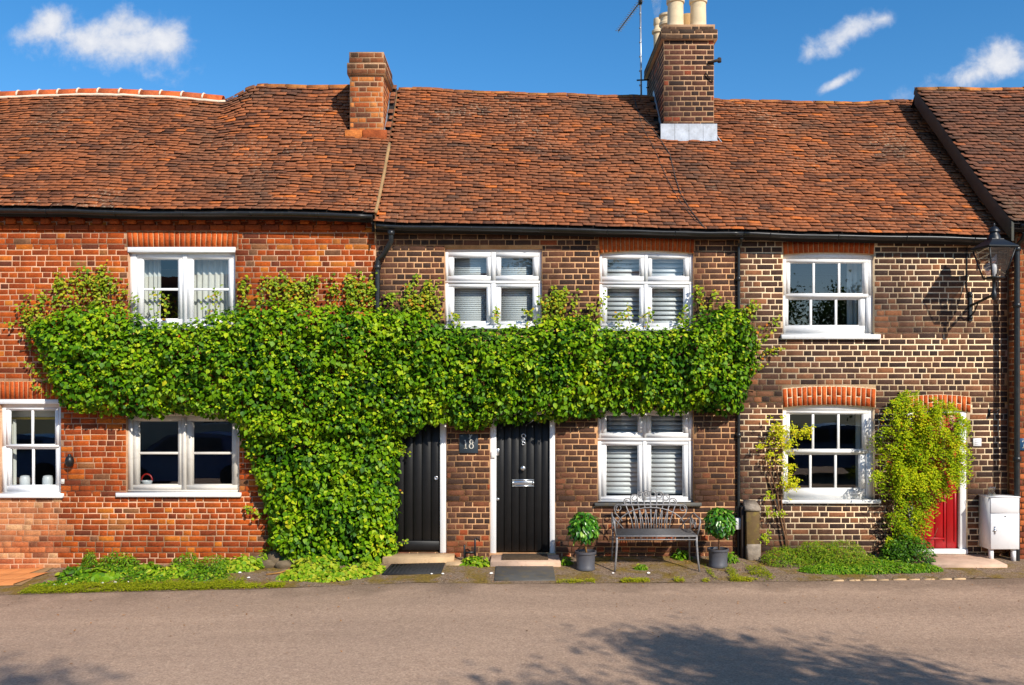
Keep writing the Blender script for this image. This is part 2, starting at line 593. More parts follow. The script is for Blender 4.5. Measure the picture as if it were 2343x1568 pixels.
PINKSTONE = plain('pinkish stone', rgb(206, 172, 146), 0.9, 0.08, 5, bumps=0.4, dirt=rgb(150, 120, 96), dirt_amt=0.45)
SLATE = plain('slate', rgb(84, 82, 78), 0.7, 0.12, 5, bumps=0.3, dirt=rgb(128, 106, 52), dirt_amt=0.55)
SLATESIGN = plain('slate sign', rgb(46, 58, 68), 0.6, 0.08, 8)
RUBBER = plain('black rubber', rgb(38, 38, 39), 0.75, 0.1, 30, bumps=0.5, bscale=150, dirt=rgb(90, 84, 78), dirt_amt=0.25)
COIR = plain('coir mat', rgb(82, 64, 44), 0.95, 0.25, 40, bumps=0.9, bscale=220)
GREYPOT = plain('grey plastic pot', rgb(84, 84, 90), 0.45, 0.05, 8, dirt=rgb(110, 106, 100), dirt_amt=0.2)
SOIL = plain('soil', rgb(58, 42, 30), 0.95, 0.25, 40, bumps=0.8)
WOODPOST = plain('mossy weathered post', rgb(108, 86, 52), 0.9, 0.12, 7, bumps=0.4, dirt=rgb(136, 120, 44), dirt_amt=0.7)
POSTCAP = plain('lichened post cap', rgb(150, 136, 120), 0.9, 0.15, 20, bumps=0.5, dirt=rgb(110, 96, 80), dirt_amt=0.5)
BARK = plain('twig bark', rgb(120, 84, 56), 0.9, 0.2, 30, bumps=0.5)
GREENSTEM = plain('green stem', rgb(128, 134, 44), 0.7, 0.15, 20)
TANSTEM = plain('pale trunk', rgb(168, 120, 60), 0.85, 0.15, 20)
TERRA = plain('terracotta pot', rgb(214, 168, 108), 0.85, 0.08, 6, bumps=0.25, dirt=rgb(160, 128, 80), dirt_amt=0.4)
BUFFPOT = plain('buff clay pot', rgb(222, 198, 160), 0.8, 0.06, 5, bumps=0.25, dirt=rgb(176, 150, 112), dirt_amt=0.4)
QUARRY = plain('orange quarry tile', rgb(204, 128, 70), 0.75, 0.08, 4, bumps=0.15, dirt=rgb(160, 104, 66), dirt_amt=0.4)
BOXWHITE = plain('meter box white', rgb(232, 230, 230), 0.5, 0.012, 4, dirt=rgb(190, 180, 172), dirt_amt=0.2)
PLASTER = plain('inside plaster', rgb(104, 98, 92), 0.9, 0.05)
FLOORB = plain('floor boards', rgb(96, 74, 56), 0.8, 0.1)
CLOTH = plain('white curtain', rgb(226, 224, 216), 0.9, 0.04, 3)
BLIND = plain('grey blind', rgb(222, 224, 224), 0.6, 0.04, 3)
YELLOW = plain('yellow hem', rgb(214, 176, 40), 0.8, 0.05)
CERAMIC = plain('white ceramic', rgb(228, 230, 234), 0.3, 0.02)
REDCERAMIC = plain('red ceramic', rgb(170, 40, 34), 0.35, 0.03)
BLUESIGN = plain('blue enamel', rgb(36, 78, 116), 0.35, 0.05)
LETTER = plain('pale lettering', rgb(222, 218, 206), 0.6, 0.02)
SOFFIT = plain('sooty timber', rgb(52, 42, 36), 0.9, 0.15)
VERGE = plain('painted verge board', rgb(70, 70, 62), 0.8, 0.12, 6, dirt=rgb(92, 84, 50), dirt_amt=0.5)
CEMENT = plain('cement fillet', rgb(160, 126, 84), 0.95, 0.12, 8, bumps=0.5, dirt=rgb(120, 100, 60), dirt_amt=0.5)
RUBBLE = plain('rubble stone', rgb(112, 96, 74), 0.9, 0.2, 9, bumps=0.6, dirt=rgb(92, 86, 40), dirt_amt=0.5)
CARBLUE = plain('blue car paint', rgb(30, 74, 140), 0.25, 0.02)
TYRE = plain('tyre rubber', rgb(24, 24, 25), 0.8)
CABLE = plain('dark cable', rgb(58, 48, 40), 0.7, 0.1)
ALU = plain('dull aluminium', rgb(168, 172, 178), 0.4, 0.08, 20, metal=0.7)


def glass_mat(name, tintc=(0.86, 0.9, 0.9, 1), boost=1.0, ior=1.52, rough=0.0):
    m = bpy.data.materials.new(name)
    m.use_nodes = True
    t = NT(m.node_tree)
    ge = t.n('ShaderNodeNewGeometry')
    cs = t.n('ShaderNodeVectorMath', {'operation': 'DOT_PRODUCT'}, i0=ge.outputs['Incoming'], i1=ge.outputs['Normal']).outputs['Value']
    sch = t.math('POWER', t.math('SUBTRACT', 1.0, t.math('ABSOLUTE', cs), clamp=True), 5.0)
    fac = t.math('MULTIPLY', t.math('ADD', 0.045, t.math('MULTIPLY', sch, 0.955)), boost, clamp=True)
    p = pos(t)
    tr = t.n('ShaderNodeBsdfTransparent', None, Color=tintc)
    gl = t.n('ShaderNodeBsdfGlossy', None, Roughness=rough)
    bm = t.n('ShaderNodeBump', None, Strength=0.012, Distance=0.02, Height=t.noise(p, 3.0, 2))
    t.put(gl.inputs['Normal'], bm.outputs[0])
    mx = t.n('ShaderNodeMixShader', None, i0=fac, i1=tr.outputs[0], i2=gl.outputs[0])
    t.n('ShaderNodeOutputMaterial', None, Surface=mx.outputs[0])
    return m


GLASS = glass_mat('window glass', boost=2.8)
LAMPGLASS = glass_mat('lantern glass', (0.9, 0.89, 0.87, 1), boost=2.4)
JARGLASS = glass_mat('jar glass', (0.93, 0.94, 0.93, 1), boost=1.8)


def leaf_mat(name, stops, trans=0.16, rough=0.5, spec=0.22):
    m, t, b, out = material(name)
    p = pos(t)
    c = t.ramp(tint(t), stops)
    f = t.noise(p, 30, 3)
    c = t.mix(0.5, c, t.ramp(f, [(0.3, (0.7, 0.72, 0.7)), (0.7, (1.2, 1.18, 1.1))]), 'MULTIPLY')
    t.put(b.inputs['Base Color'], c)
    b.inputs['Roughness'].default_value = rough
    b.inputs['Specular IOR Level'].default_value = spec
    tl = t.n('ShaderNodeBsdfTranslucent', None, Color=t.mix(1.0, c, (1.25, 1.2, 0.5, 1), 'MULTIPLY'))
    mx = t.n('ShaderNodeMixShader', None, i0=trans, i1=b.outputs[0], i2=tl.outputs[0])
    t.put(out.inputs[0], mx.outputs[0])
    return m


IVY_LEAF = leaf_mat('climber leaf', [(0.0, rgb(20, 54, 4)), (0.3, rgb(60, 108, 5)), (0.6, rgb(118, 158, 10)), (0.82, rgb(170, 190, 24)), (1.0, rgb(206, 200, 44))])
IVY_TIP = leaf_mat('climber shoot leaf', [(0.0, rgb(76, 112, 16)), (0.4, rgb(126, 152, 26)), (0.7, rgb(166, 172, 36)), (0.9, rgb(192, 164, 44)), (1.0, rgb(190, 112, 36))])
GOLD_LEAF = leaf_mat('golden climber leaf', [(0.0, rgb(96, 130, 10)), (0.4, rgb(164, 184, 16)), (0.8, rgb(208, 204, 22)), (0.95, rgb(224, 198, 36)), (1.0, rgb(196, 92, 34))])
BAY_LEAF = leaf_mat('glossy bay leaf', [(0.0, rgb(30, 80, 14)), (0.5, rgb(66, 128, 24)), (0.85, rgb(118, 168, 48)), (1.0, rgb(156, 190, 78))], 0.15, 0.3, 0.6)
WEED_LEAF = leaf_mat('weed leaf', [(0.0, rgb(38, 78, 10)), (0.5, rgb(88, 134, 16)), (0.85, rgb(136, 168, 28)), (1.0, rgb(176, 180, 48))])
MOSS_LEAF = leaf_mat('moss', [(0.0, rgb(88, 104, 16)), (0.5, rgb(142, 152, 24)), (1.0, rgb(188, 176, 44))], 0.2, 0.8, 0.1)
SHRUB_LEAF = leaf_mat('low shrub leaf', [(0.0, rgb(60, 94, 12)), (0.5, rgb(116, 150, 18)), (0.85, rgb(162, 170, 34)), (1.0, rgb(176, 122, 56))], 0.25, 0.6, 0.2)
TREE_LEAF = leaf_mat('tree leaf', [(0.0, rgb(40, 76, 20)), (1.0, rgb(96, 128, 44))])
LITTER = plain('dry litter', rgb(150, 104, 58), 0.9, 0.45, 30)
PETAL = plain('white petal', rgb(236, 230, 222), 0.7, 0.02)


def ground_mat(name, road):
    m, t, b, _ = material(name)
    p = pos(t)
    fine = t.noise(p, 48, 6, 0.85)
    mid = t.noise(p, 16, 4, 0.6)
    big = t.noise(t.scaled(p, (0.5, 1.0, 1.0)), 0.7, 4, 0.6)
    if road:
        c = t.ramp(fine, [(0.32, rgb(120, 98, 80)), (0.47, rgb(180, 150, 127)), (0.57, rgb(196, 165, 140)), (0.72, rgb(232, 204, 178))])
        vor = t.n('ShaderNodeTexVoronoi', None, Vector=p, Scale=70.0).outputs['Color']
        c = t.mix(0.35, c, t.ramp(t.n('ShaderNodeSeparateColor', None, i0=vor).outputs[0], [(0.0, rgb(142, 117, 98)), (0.6, rgb(190, 160, 136)), (1.0, rgb(214, 186, 158))]))
        c = t.mix(0.6, c, t.ramp(big, [(0.3, (0.86, 0.86, 0.87)), (0.7, (1.1, 1.09, 1.07))]), 'MULTIPLY')
        c = t.mix(0.5, c, t.ramp(mid, [(0.3, (0.84, 0.84, 0.84)), (0.7, (1.14, 1.14, 1.14))]), 'MULTIPLY')
        band = t.noise(t.scaled(p, (0.12, 1.3, 1.0)), 1.0, 3, 0.5)
        c = t.mix(0.7, c, t.ramp(band, [(0.35, (0.84, 0.83, 0.82)), (0.62, (1.08, 1.07, 1.06))]), 'MULTIPLY')
        # grit and leaf dirt gathered along the edge of the lane
        sy = t.n('ShaderNodeSeparateXYZ', None, i0=p).outputs[1]
        ed = t.math('ADD', t.n('ShaderNodeMapRange', None, Value=sy, i1=-2.1, i2=-1.1, i3=0.0, i4=0.75).outputs[0], t.math('MULTIPLY', t.math('SUBTRACT', t.noise(p, 1.6, 5, 0.65), 0.5), 1.3))
        ed = t.n('ShaderNodeMapRange', None, Value=ed, i1=0.3, i2=0.8, i3=0.0, i4=0.7).outputs[0]
        c = t.mix(ed, c, t.ramp(fine, [(0.35, rgb(76, 64, 52)), (0.65, rgb(138, 116, 96))]))
    else:
        c = t.ramp(fine, [(0.3, rgb(74, 62, 52)), (0.5, rgb(136, 114, 94)), (0.72, rgb(206, 184, 158))])
        c = t.mix(0.6, c, t.ramp(mid, [(0.3, (0.7, 0.68, 0.66)), (0.7, (1.15, 1.1, 1.05))]), 'MULTIPLY')
        ms = t.noise(p, 2.6, 6, 0.68, 0.3)
        ms = t.n('ShaderNodeMapRange', None, Value=ms, i1=0.46, i2=0.6, i3=0.0, i4=0.85).outputs[0]
        mc = t.ramp(t.noise(p, 40, 3), [(0.3, rgb(88, 74, 22)), (0.7, rgb(156, 126, 44))])
        c = t.mix(ms, c, mc)
    t.put(b.inputs['Base Color'], c)
    b.inputs['Roughness'].default_value = 0.92
    b.inputs['Specular IOR Level'].default_value = 0.2
    h = t.math('ADD', fine, t.math('MULTIPLY', mid, 0.7))
    bump(t, b, h, 0.8 if road else 0.9, 0.012)
    return m


ROAD = ground_mat('worn tarmac', True)
FORE = ground_mat('mossy forecourt', False)
EARTH = plain('far ground', rgb(120, 116, 80), 0.95, 0.1, 0.5)


# ================================================================== GROUND
def z0(X):
    return ip(X, [(-14, -.30), (-9, -.25), (-6.8, -.215), (-5, -.15), (-3, -.085), (-1, -.04), (7, -.02), (14, 0.0)])


def ye(X):
    return ip(X, [(-14, -1.1), (-7, -1.12), (-5, -1.2), (-3, -1.3), (-1.3, -1.15), (0, -1.24), (2, -1.2), (4, -1.12), (7, -.93), (14, -.7)])


def gz(X, Y):
    e = ye(X)
    if Y >= 0:
        return z0(X)
    return z0(X) - 0.1 * min(1.0, Y / e)


def grid_obj(name, xs, rows, zf, mat, parent=None):
    """rows: function X -> list of Y"""
    V, P = [], []
    n = len(rows(xs[0]))
    for x in xs:
        for y in rows(x):
            V.append((x, y, zf(x, y)))
    for i in range(len(xs) - 1):
        for j in range(n - 1):
            P.append((i * n + j, (i + 1) * n + j, (i + 1) * n + j + 1, i * n + j + 1))
    me = mesh_np(name, V, [k for f in P for k in f], [4] * len(P), None, True)
    me.materials.append(mat)
    return newobj(name, me, parent)


xs = [-14 + i * .1 for i in range(281)]
ROADY = [-9.5, -8.5, -7.5, -6.5, -5.5, -4.5, -3.5, -2.8, -2.2, -1.8]


def road_z(X, Y):
    return z0(X) - 0.1 - 0.012 * max(0, min(1, (ye(X) - Y) / .25)) + 0.006 * nz(X * .8, Y * .8)


far_xs = [-60, -45, -30, -22, -17] + xs + [17, 22, 30, 45, 60]
tag(grid_obj('road', far_xs, lambda X: [-30, -22, -16, -12] + ROADY + [ye(X) - .25, ye(X) - .1, ye(X) + 0.03],
             lambda X, Y: road_z(X, Y), ROAD), kind='structure')
tag(grid_obj('forecourt', xs, lambda X: [ye(X) + .012 * nz(X * 3) * 2 + t * (-ye(X) + .15) for t in (0, .06, .15, .3, .45, .6, .75, .88, 1)],
             lambda X, Y: gz(X, Y) + 0.006 * nz(X * 3, Y * 3) + .004, FORE), kind='structure')
gb = MB()
gb.add([(-400, -400, -.62), (400, -400, -.62), (400, 400, -.62), (-400, 400, -.62)], [(0, 1, 2, 3)])
tag(gb.build('ground', EARTH), kind='structure')

# ================================================================== BRICK AND TILE TEMPLATES
def brick_t(L, H, p=0.0035, c=0.0035, back=0.05):
    a, h = L / 2, H / 2
    V = [(-a, back, -h), (a, back, -h), (a, back, h), (-a, back, h),
         (-a, -p + c, -h), (a, -p + c, -h), (a, -p + c, h), (-a, -p + c, h),
         (-a + c, -p, -h + c), (a - c, -p, -h + c), (a - c, -p, h - c), (-a + c, -p, h - c)]
    P = [(8, 9, 10, 11)]
    for i in range(4):
        j = (i + 1) % 4
        P += [(i, j, 4 + j, 4 + i), (4 + i, 4 + j, 8 + j, 8 + i)]
    return V, P


SL, HL, BH = 0.215, 0.102, 0.0615
BT = {'s': brick_t(SL, BH), 'h': brick_t(HL, BH)}
BT_ROUND = {'s': brick_t(SL, BH, .009, .010), 'h': brick_t(HL, BH, .009, .010)}

IVY = [(60, 752), (92, 725), (150, 699), (230, 693), (300, 709), (360, 731), (440, 731), (520, 701), (560, 697), (620, 689), (700, 689), (760, 697), (850, 699), (900, 709), (960, 705), (1010, 735), (1100, 747), (1200, 741), (1260, 725), (1340, 721), (1380, 743), (1480, 753), (1560, 735), (1600, 711), (1650, 703), (1700, 701), (1722, 749), (1738, 800), (1722, 860), (1702, 930), (1660, 946), (1600, 936), (1560, 944), (1500, 938), (1440, 946), (1390, 944), (1350, 952), (1280, 958), (1200, 962), (1150, 968), (1080, 982), (1030, 972), (985, 968), (955, 990), (912, 1002), (905, 1080), (908, 1160), (903, 1230), (895, 1270), (866, 1308), (800, 1326), (700, 1322), (650, 1300), (612, 1250), (604, 1180), (590, 1120), (562, 1060), (545, 1000), (530, 962), (450, 946), (400, 940), (330, 952), (270, 946), (200, 942), (140, 932), (118, 900), (100, 850), (86, 800)]


def in_ivy(px, py):
    return inpoly(px, py, IVY)


def bricks(O, U, N, x0, x1, za, zb, holes, course=.0765, phase=0.0, joint=.0125, tintf=None, bias=0.0, jit=.004, seed=1, bond='flemish', vis=None, proud=0.0, hdr=.10, bh=1.0):
    """brick places on a plane through O with horizontal U and outward normal N; holes: (x0,x1,z0,z1) along U and Z"""
    rr = random.Random(seed)
    out = []
    U, N, Z = np.array(U, float), np.array(N, float), np.array((0, 0, 1.0))
    O = np.array(O, float)
    nrow = int((zb - za) / course) + 1
    for i in range(nrow):
        zc = za + (i + .5) * course
        if zc + course * .3 > zb:
            break
        zl, zh = zc - BH * .45, zc + BH * .45
        spans = [(x0, x1)]
        for (a, b, c, d) in holes:
            if zh > c and zl < d:
                ns = []
                for (p, q) in spans:
                    if b <= p or a >= q:
                        ns.append((p, q))
                    else:
                        if a - p > .02: ns.append((p, a))
                        if q - b > .02: ns.append((b, q))
                spans = ns
        # global pattern of joints for this course
        pat, x = [], x0 - .6 + phase + (0 if i % 2 == 0 else (SL + joint) * .5 + (HL + joint) * .5)
        k = 0
        while x < x1 + .4:
            r = rr.random()
            L = (SL if (k % 2 == 0) else HL) if bond == 'flemish' else SL
            if bond == 'mixed' and False:
                L = SL
            if rr.random() < (hdr if L == SL else .06):
                L = HL if L == SL else SL
            L *= 1 + rr.uniform(-.05, .05)
            pat.append((x, x + L))
            x += L + joint
            k += 1
        for (p, q) in spans:
            for (a, b) in pat:
                a2, b2 = max(a, p + joint * .4), min(b, q - joint * .4)
                if b2 - a2 < .028:
                    continue
                L = b2 - a2
                zz = zc + rr.uniform(-jit, jit) * .5 + .006 * nz((a2 + b2) * .6, i * .15, seed)
                xc = (a2 + b2) / 2
                key = 's' if L > .155 else 'h'
                sx = L / (SL if key == 's' else HL)
                sz = bh * (1 + rr.uniform(-.05, .04))
                an = rr.uniform(-.012, .012)
                ca, sa = math.cos(an), math.sin(an)
                ax = (U * ca + Z * sa) * sx
                az = (Z * ca - U * sa) * sz
                P = O + U * xc + Z * (zz - O[2]) + N * (proud + rr.uniform(-.001, .0015))
                t = tintf(xc, zz, rr) if tintf else min(1, max(0.001, rr.random() + bias))
                pr = L
                if vis:
                    pr = L if vis(P) else -1
                out.append((key, mtx(ax, -N, az, P), max(.001, t), pr))
    return out


def facade_vis(P):
    px, py = PX(*P)
    return -4 < px < 2347 and py > 480 and not in_ivy(px, py)


def slabwall(mb, x0, x1, z0_, z1_, holes, ya, yb):
    """wall of boxes round rectangular holes"""
    zs = sorted(set([z0_, z1_] + [min(max(h[2], z0_), z1_) for h in holes] + [min(max(h[3], z0_), z1_) for h in holes]))
    for a, b in zip(zs, zs[1:]):
        if b - a < 1e-5:
            continue
        m = (a + b) / 2
        spans = [(x0, x1)]
        for h in holes:
            if h[2] < m < h[3]:
                ns = []
                for (p, q) in spans:
                    if h[1] <= p or h[0] >= q:
                        ns.append((p, q))
                    else:
                        if h[0] > p: ns.append((p, h[0]))
                        if h[1] < q: ns.append((h[1], q))
                spans = ns
        for p, q in spans:
            mb.box(p, q, ya, yb, a, b)


def R2W(r, Y=0.0):
    """pixel rect x0,x1,ytop,ybottom -> x0,x1,z0,z1"""
    return (WX(r[0], Y), WX(r[1], Y), WZ(r[3], Y), WZ(r[2], Y))


XB0, XB1, XB2, XB3, XB4 = -11.0, WX(860), WX(1691), WX(2306), 10.8

left = thing('brick_cottage', (-5.5, 0, -.2), 'red brick cottage with green climber and casement windows under clay tile roof', 'house', 'row of brick cottages')
mid = thing('brick_cottage', (.6, 0, -.05), 'brown brick cottage with two black plank doors and shuttered white windows', 'house', 'row of brick cottages')
right = thing('brick_cottage', (4.86, 0, -.03), 'dark brick cottage with cream mortar, sash windows and a red door', 'house', 'row of brick cottages')
far = thing('brick_cottage', (8.7, 0, -.02), 'orange brick house end at the picture edge, taller tiled roof beyond the lantern', 'house', 'row of brick cottages')

# window and door rectangles (reference pixels)
W1, W2, W3 = (0, 139, 914, 1130), (294, 538, 566, 748), (289, 547, 944, 1128)
W4, W5, W6 = (1017.6, 1240.6, 569, 748), (1371.6, 1587.7, 574, 752), (1367.6, 1587, 938, 1150)
W7, W8 = (1791.6, 2000.4, 578, 766), (1791.6, 2000.6, 927, 1143)
D1, D2, D3 = (846, 1021.6, 936, 1266), (1121, 1271, 940, 1267), (2076, 2213, 938, 1268)
A1, A2, A5, A7, A8, AD3 = (-10, 149, 873, 914), (290, 545, 530, 566), (1369, 1590, 536, 574), (1790, 2001, 550, 578), (1789, 2004, 884, 927), (2068, 2222, 903, 938)


def build_walls(house, x0, x1, ztop, wins, arches, mort, bmat, seed, tintf, bt, course, jit, bond='flemish', joint=.0125, Y=0.0, proud=0.0, hdr=.1, bh=1.0):
    wins = [R2W(h) for h in wins]
    arches = [(lambda q: (q[0] + .004, q[1] - .004, q[2], q[3] - .036))(R2W(h)) if h[3] - h[2] > 34.5 and h in (A8, AD3) else R2W(h) for h in arches]
    wl = MB()
    slabwall(wl, x0, x1, -.6, ztop, wins, Y, Y + .24)
    # ends, back and inside of the house
    wl.box(x0, x0 + .12, Y + .24, 4.6, -.6, ztop)
    wl.box(x1 - .12, x1, Y + .24, 4.6, -.6, ztop)
    wl.box(x0, x1, 4.6, 4.84, -.6, ztop)
    wo = wl.build('wall', mort, house)
    pl_ = bricks((0, Y, 0), (1, 0, 0), (0, -1, 0), x0 + .003, x1 - .003, -.36, ztop, wins + arches, course, R.random() * .2, joint, tintf, 0, jit, seed, bond, facade_vis, proud, hdr, bh)
    pl_ = [p for p in pl_ if p[1][2, 3] > z0(p[1][0, 3]) - .06]
    return wo, pl_


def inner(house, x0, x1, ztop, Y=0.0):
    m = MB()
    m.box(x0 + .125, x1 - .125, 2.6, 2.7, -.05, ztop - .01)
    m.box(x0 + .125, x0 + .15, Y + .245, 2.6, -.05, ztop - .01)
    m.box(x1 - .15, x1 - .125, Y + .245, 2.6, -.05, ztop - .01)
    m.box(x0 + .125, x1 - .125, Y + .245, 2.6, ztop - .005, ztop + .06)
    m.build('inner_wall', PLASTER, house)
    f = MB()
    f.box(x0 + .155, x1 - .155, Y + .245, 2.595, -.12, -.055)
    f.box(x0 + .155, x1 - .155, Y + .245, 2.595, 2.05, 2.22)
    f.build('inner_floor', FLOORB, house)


def t_left(x, z, r):
    t = .24 + .56 * r.random()
    q = r.random()
    if q < .1: t = .16 * r.random()
    elif q < .2: t = .84 + .13 * r.random()
    elif q < .23: t = 1.0
    return min(1, max(.001, t + .08 * nz(x * 1.5, z * 1.5)))


ZTL, ZTM, ZTR, ZTF = WZ(496), WZ(528), WZ(540), WZ(520)
wo, plc = build_walls(left, XB0, XB1, ZTL, [W1, W2, W3, (846, 862, 936, 1266)], [A1, A2], MORTAR_RED, RED_BRICK, 21, t_left, BT, .0755, .006, joint=.0105, hdr=.25, bh=1.055)
zpl, xpl = WZ(1140), WX(141)
pale = [p for p in plc if p[1][2, 3] < zpl and p[1][0, 3] < xpl + .25 * nz(p[1][2, 3] * 9)]
pid = set(id(p) for p in pale)
low = [p for p in plc if id(p) not in pid and p[1][2, 3] < WZ(1128)]
lid = set(id(p) for p in low)
rest = [p for p in plc if id(p) not in pid and id(p) not in lid]
pieces('brick', BT, rest, RED_BRICK, wo, 170, 'brickwork')
pieces('brick', BT_ROUND, low, RED_BRICK, wo, 95, 'worn_brickwork')
pieces('brick', BT, pale, PALE_BRICK, wo, 35, 'pale_brickwork')
# corbelled eaves courses: a projecting string course and a row of dentils
den = []
for i in range(80):
    x = XB0 + .1 + i * .232
    if x > XB1 - .06: break
    den.append(('s', mtx((1, 0, 0), (0, 1, 0), (0, 0, 1), (x, -.03, WZ(521, -.03) + .004 * nz(x))), .15 + .4 * R.random(), 1 if x > -7 else -1))
    if i % 1 == 0:
        for dx in (0, ):
            den.append(('h', mtx((1, 0, 0), (0, 1, 0), (0, 0, 1.05), (x + dx, -.055, WZ(506, -.055))), .2 + .6 * R.random(), 1 if x > -7 else -1))
pieces('brick', {'s': brick_t(.222, .068, .012, .006, .09), 'h': brick_t(.115, .07, .012, .008, .12)}, den, RED_BRICK, wo, 70, 'eaves_brickwork')
inner(left, XB0, XB1, 4.2)


def t_mid(x, z, r):
    t = r.random() * .8
    if z < 1.2: t += .22 * r.random()
    if z < .35: t += .12
    if r.random() < .012: t = 1
    return min(1, max(.001, t))


wo, plc = build_walls(mid, XB1, XB2, ZTM, [D1, D2, W4, W5, W6], [A5], MORTAR_BROWN, BROWN_BRICK, 33, t_mid, BT, .0765, .004, joint=.0115, hdr=.22, bh=1.035)
pieces('brick', BT, plc, BROWN_BRICK, wo, 300, 'brickwork')
inner(mid, XB1, XB2, 4.15)


def t_right(x, z, r):
    t = r.random() ** 1.25
    return min(1, max(.001, t))


wo, plc = build_walls(right, XB2, XB3, ZTR, [W7, W8, D3], [A7, A8, AD3], MORTAR_CREAM, DARK_BRICK, 47, t_right, BT, .0775, .003, joint=.0125, hdr=.3, bh=1.035)
pieces('brick', BT, plc, DARK_BRICK, wo, 300, 'brickwork')
inner(right, XB2, XB3, 4.1)

YF = -.17
wo, plc = build_walls(far, XB3 + .012, XB4, ZTF, [], [], MORTAR_BROWN, FAR_BRICK, 53, None, BT, .0765, .004, Y=YF)
plc += [p for p in bricks((XB3 + .012, 0, 0), (0, -1, 0), (-1, 0, 0), 0.004, -YF - .004, -.2, ZTF, [], .0765, 0, .011, None, -.2, .004, 54, vis=lambda P: True)]
pieces('brick', BT, plc, FAR_BRICK, wo, 220, 'brickwork')


# ================================================================== ARCHES
def arch(house, r, rise=.0, n=15, split=False, mat=ARCH_BRICK, mort=MORTAR_BROWN, splay=.5, name='window_arch', Y=0.0):
    x0, x1, za, zb = R2W(r)
    xm = (x0 + x1) / 2
    hw = (x1 - x0) / 2

    def pt(s, h):
        """s in -1..1 along the arch, h 0 intrados .. 1 extrados"""
        x = xm + s * (hw - splay * .04 * (1 - h) * hw)
        z = za + (zb - za) * h + rise * (1 - s * s) - rise
        return x, z

    back = MB()
    bot = [pt(-1 + 2 * k / 16, 0) for k in range(17)]
    top = [pt(-1 + 2 * k / 16, 1) for k in range(17)]
    for k in range(16):
        back.prism([bot[k], bot[k + 1], top[k + 1], top[k]], Y - .0055, Y + .1)
    ao = back.build(name, mort, house)
    g = .0065 / hw
    for k in range(n):
        a, b = -1 + 2 * k / n + g, -1 + 2 * (k + 1) / n - g
        rows = [(0.02, .98)]
        if split and k % 2 == 1:
            rows = [(.02, .46), (.52, .98)]
        for h0, h1 in rows:
            m = MB()
            m.prism([pt(a, h0), pt(b, h0), pt(b, h1), pt(a, h1)], Y - .0085 - R.random() * .002, Y + .05)
            o = m.build('brick', mat, ao)
            o['tint'] = R.random() * .5 - .25
    return ao


arch(left, A1, .0, 15)
arch(left, A2, .0, 21)
arch(mid, A5, .035, 22)
arch(right, A7, .025, 18)
arch(right, A8, .035, 19, True, mort=MORTAR_CREAM)
arch(right, AD3, .035, 14, True, mort=MORTAR_CREAM, name='door_arch')


# ================================================================== WINDOWS
def window(house, r, sashes, sill=None, head=None, paint=WHITE, sillmat=None, Yf=.045, archhead=0.0):
    """sashes: list of (rect, [pane rects], [bar rects], dy); all pixel rects"""
    x0, x1, za, zb = R2W(r)
    fr = MB()
    slabwall(fr, x0 + .002, x1 - .002, za + .001, zb - .002, [R2W(s[0]) for s in sashes], Yf, Yf + .09)
    if archhead:
        n = 12
        xm, hw = (x0 + x1) / 2, (x1 - x0) / 2 - .004
        P = [(xm + hw * (-1 + 2 * k / n), zb - .003 + archhead * (1 - (-1 + 2 * k / n) ** 2)) for k in range(n + 1)]
        for k in range(n):
            fr.prism([(P[k][0], zb - .01), (P[k + 1][0], zb - .01), P[k + 1], P[k]], Yf - .006, Yf + .09)
    if head:
        hx0, hx1, hz0, hz1 = R2W(head)
        fr.box(hx0, hx1, -.02, Yf, hz0, hz1, .006)
    wo = fr.build('window', paint, house)
    for (sr, panes, bars, dy) in sashes:
        sm = MB()
        a = R2W(sr)
        g = .0025
        ys = Yf + .012 + dy
        slabwall(sm, a[0] + g, a[1] - g, a[2] + g, a[3] - g, [R2W(panes)], ys, ys + .045)
        # glazing bead: a slimmer inner step round the panes
        b = R2W(panes)
        e = .011
        slabwall(sm, b[0] - .0005, b[1] + .0005, b[2] - .0005, b[3] + .0005, [(b[0] + e, b[1] - e, b[2] + e, b[3] - e)], ys + .012, ys + .04)
        so = sm.build('sash', paint, wo)
        cx = [b[0]] + [c for q in bars if q[3] - q[2] > q[1] - q[0] for c in R2W(q)[:2]] + [b[1]]
        cz = [b[2]] + sorted([c for q in bars if q[3] - q[2] <= q[1] - q[0] for c in R2W(q)[2:]]) + [b[3]]
        for q in bars:
            c = R2W(q)
            bm = MB()
            vert = q[3] - q[2] > q[1] - q[0]
            bm.box(c[0], c[1], ys + (.010 if vert else .0115), ys + .036, c[2], c[3], .004)
            bm.build('glazing_bar', paint, wo)
        for i in range(0, len(cx), 2):
            for j in range(0, len(cz), 2):
                gm = MB()
                gm.add([(cx[i] - .004, ys + .024 + R.uniform(-.0015, .0015), cz[j] - .004), (cx[i + 1] + .004, ys + .024 + R.uniform(-.0015, .0015), cz[j] - .004),
                        (cx[i + 1] + .004, ys + .024 + R.uniform(-.0015, .0015), cz[j + 1] + .004), (cx[i] - .004, ys + .024 + R.uniform(-.0015, .0015), cz[j + 1] + .004)], [(0, 1, 2, 3)])
                gm.build('pane', GLASS, wo)
    if sill:
        c = R2W(sill)
        sl = MB()
        sl.box(c[0], c[1], -.055, Yf + .02, c[2], c[3], .008)
        sl.build('sill', sillmat or paint, wo)
    return wo


def V(x, y0, y1, w=5.5):
    return (x - w / 2, x + w / 2, y0, y1)


def H(y, x0, x1, w=5.5):
    return (x0, x1, y - w / 2, y + w / 2)


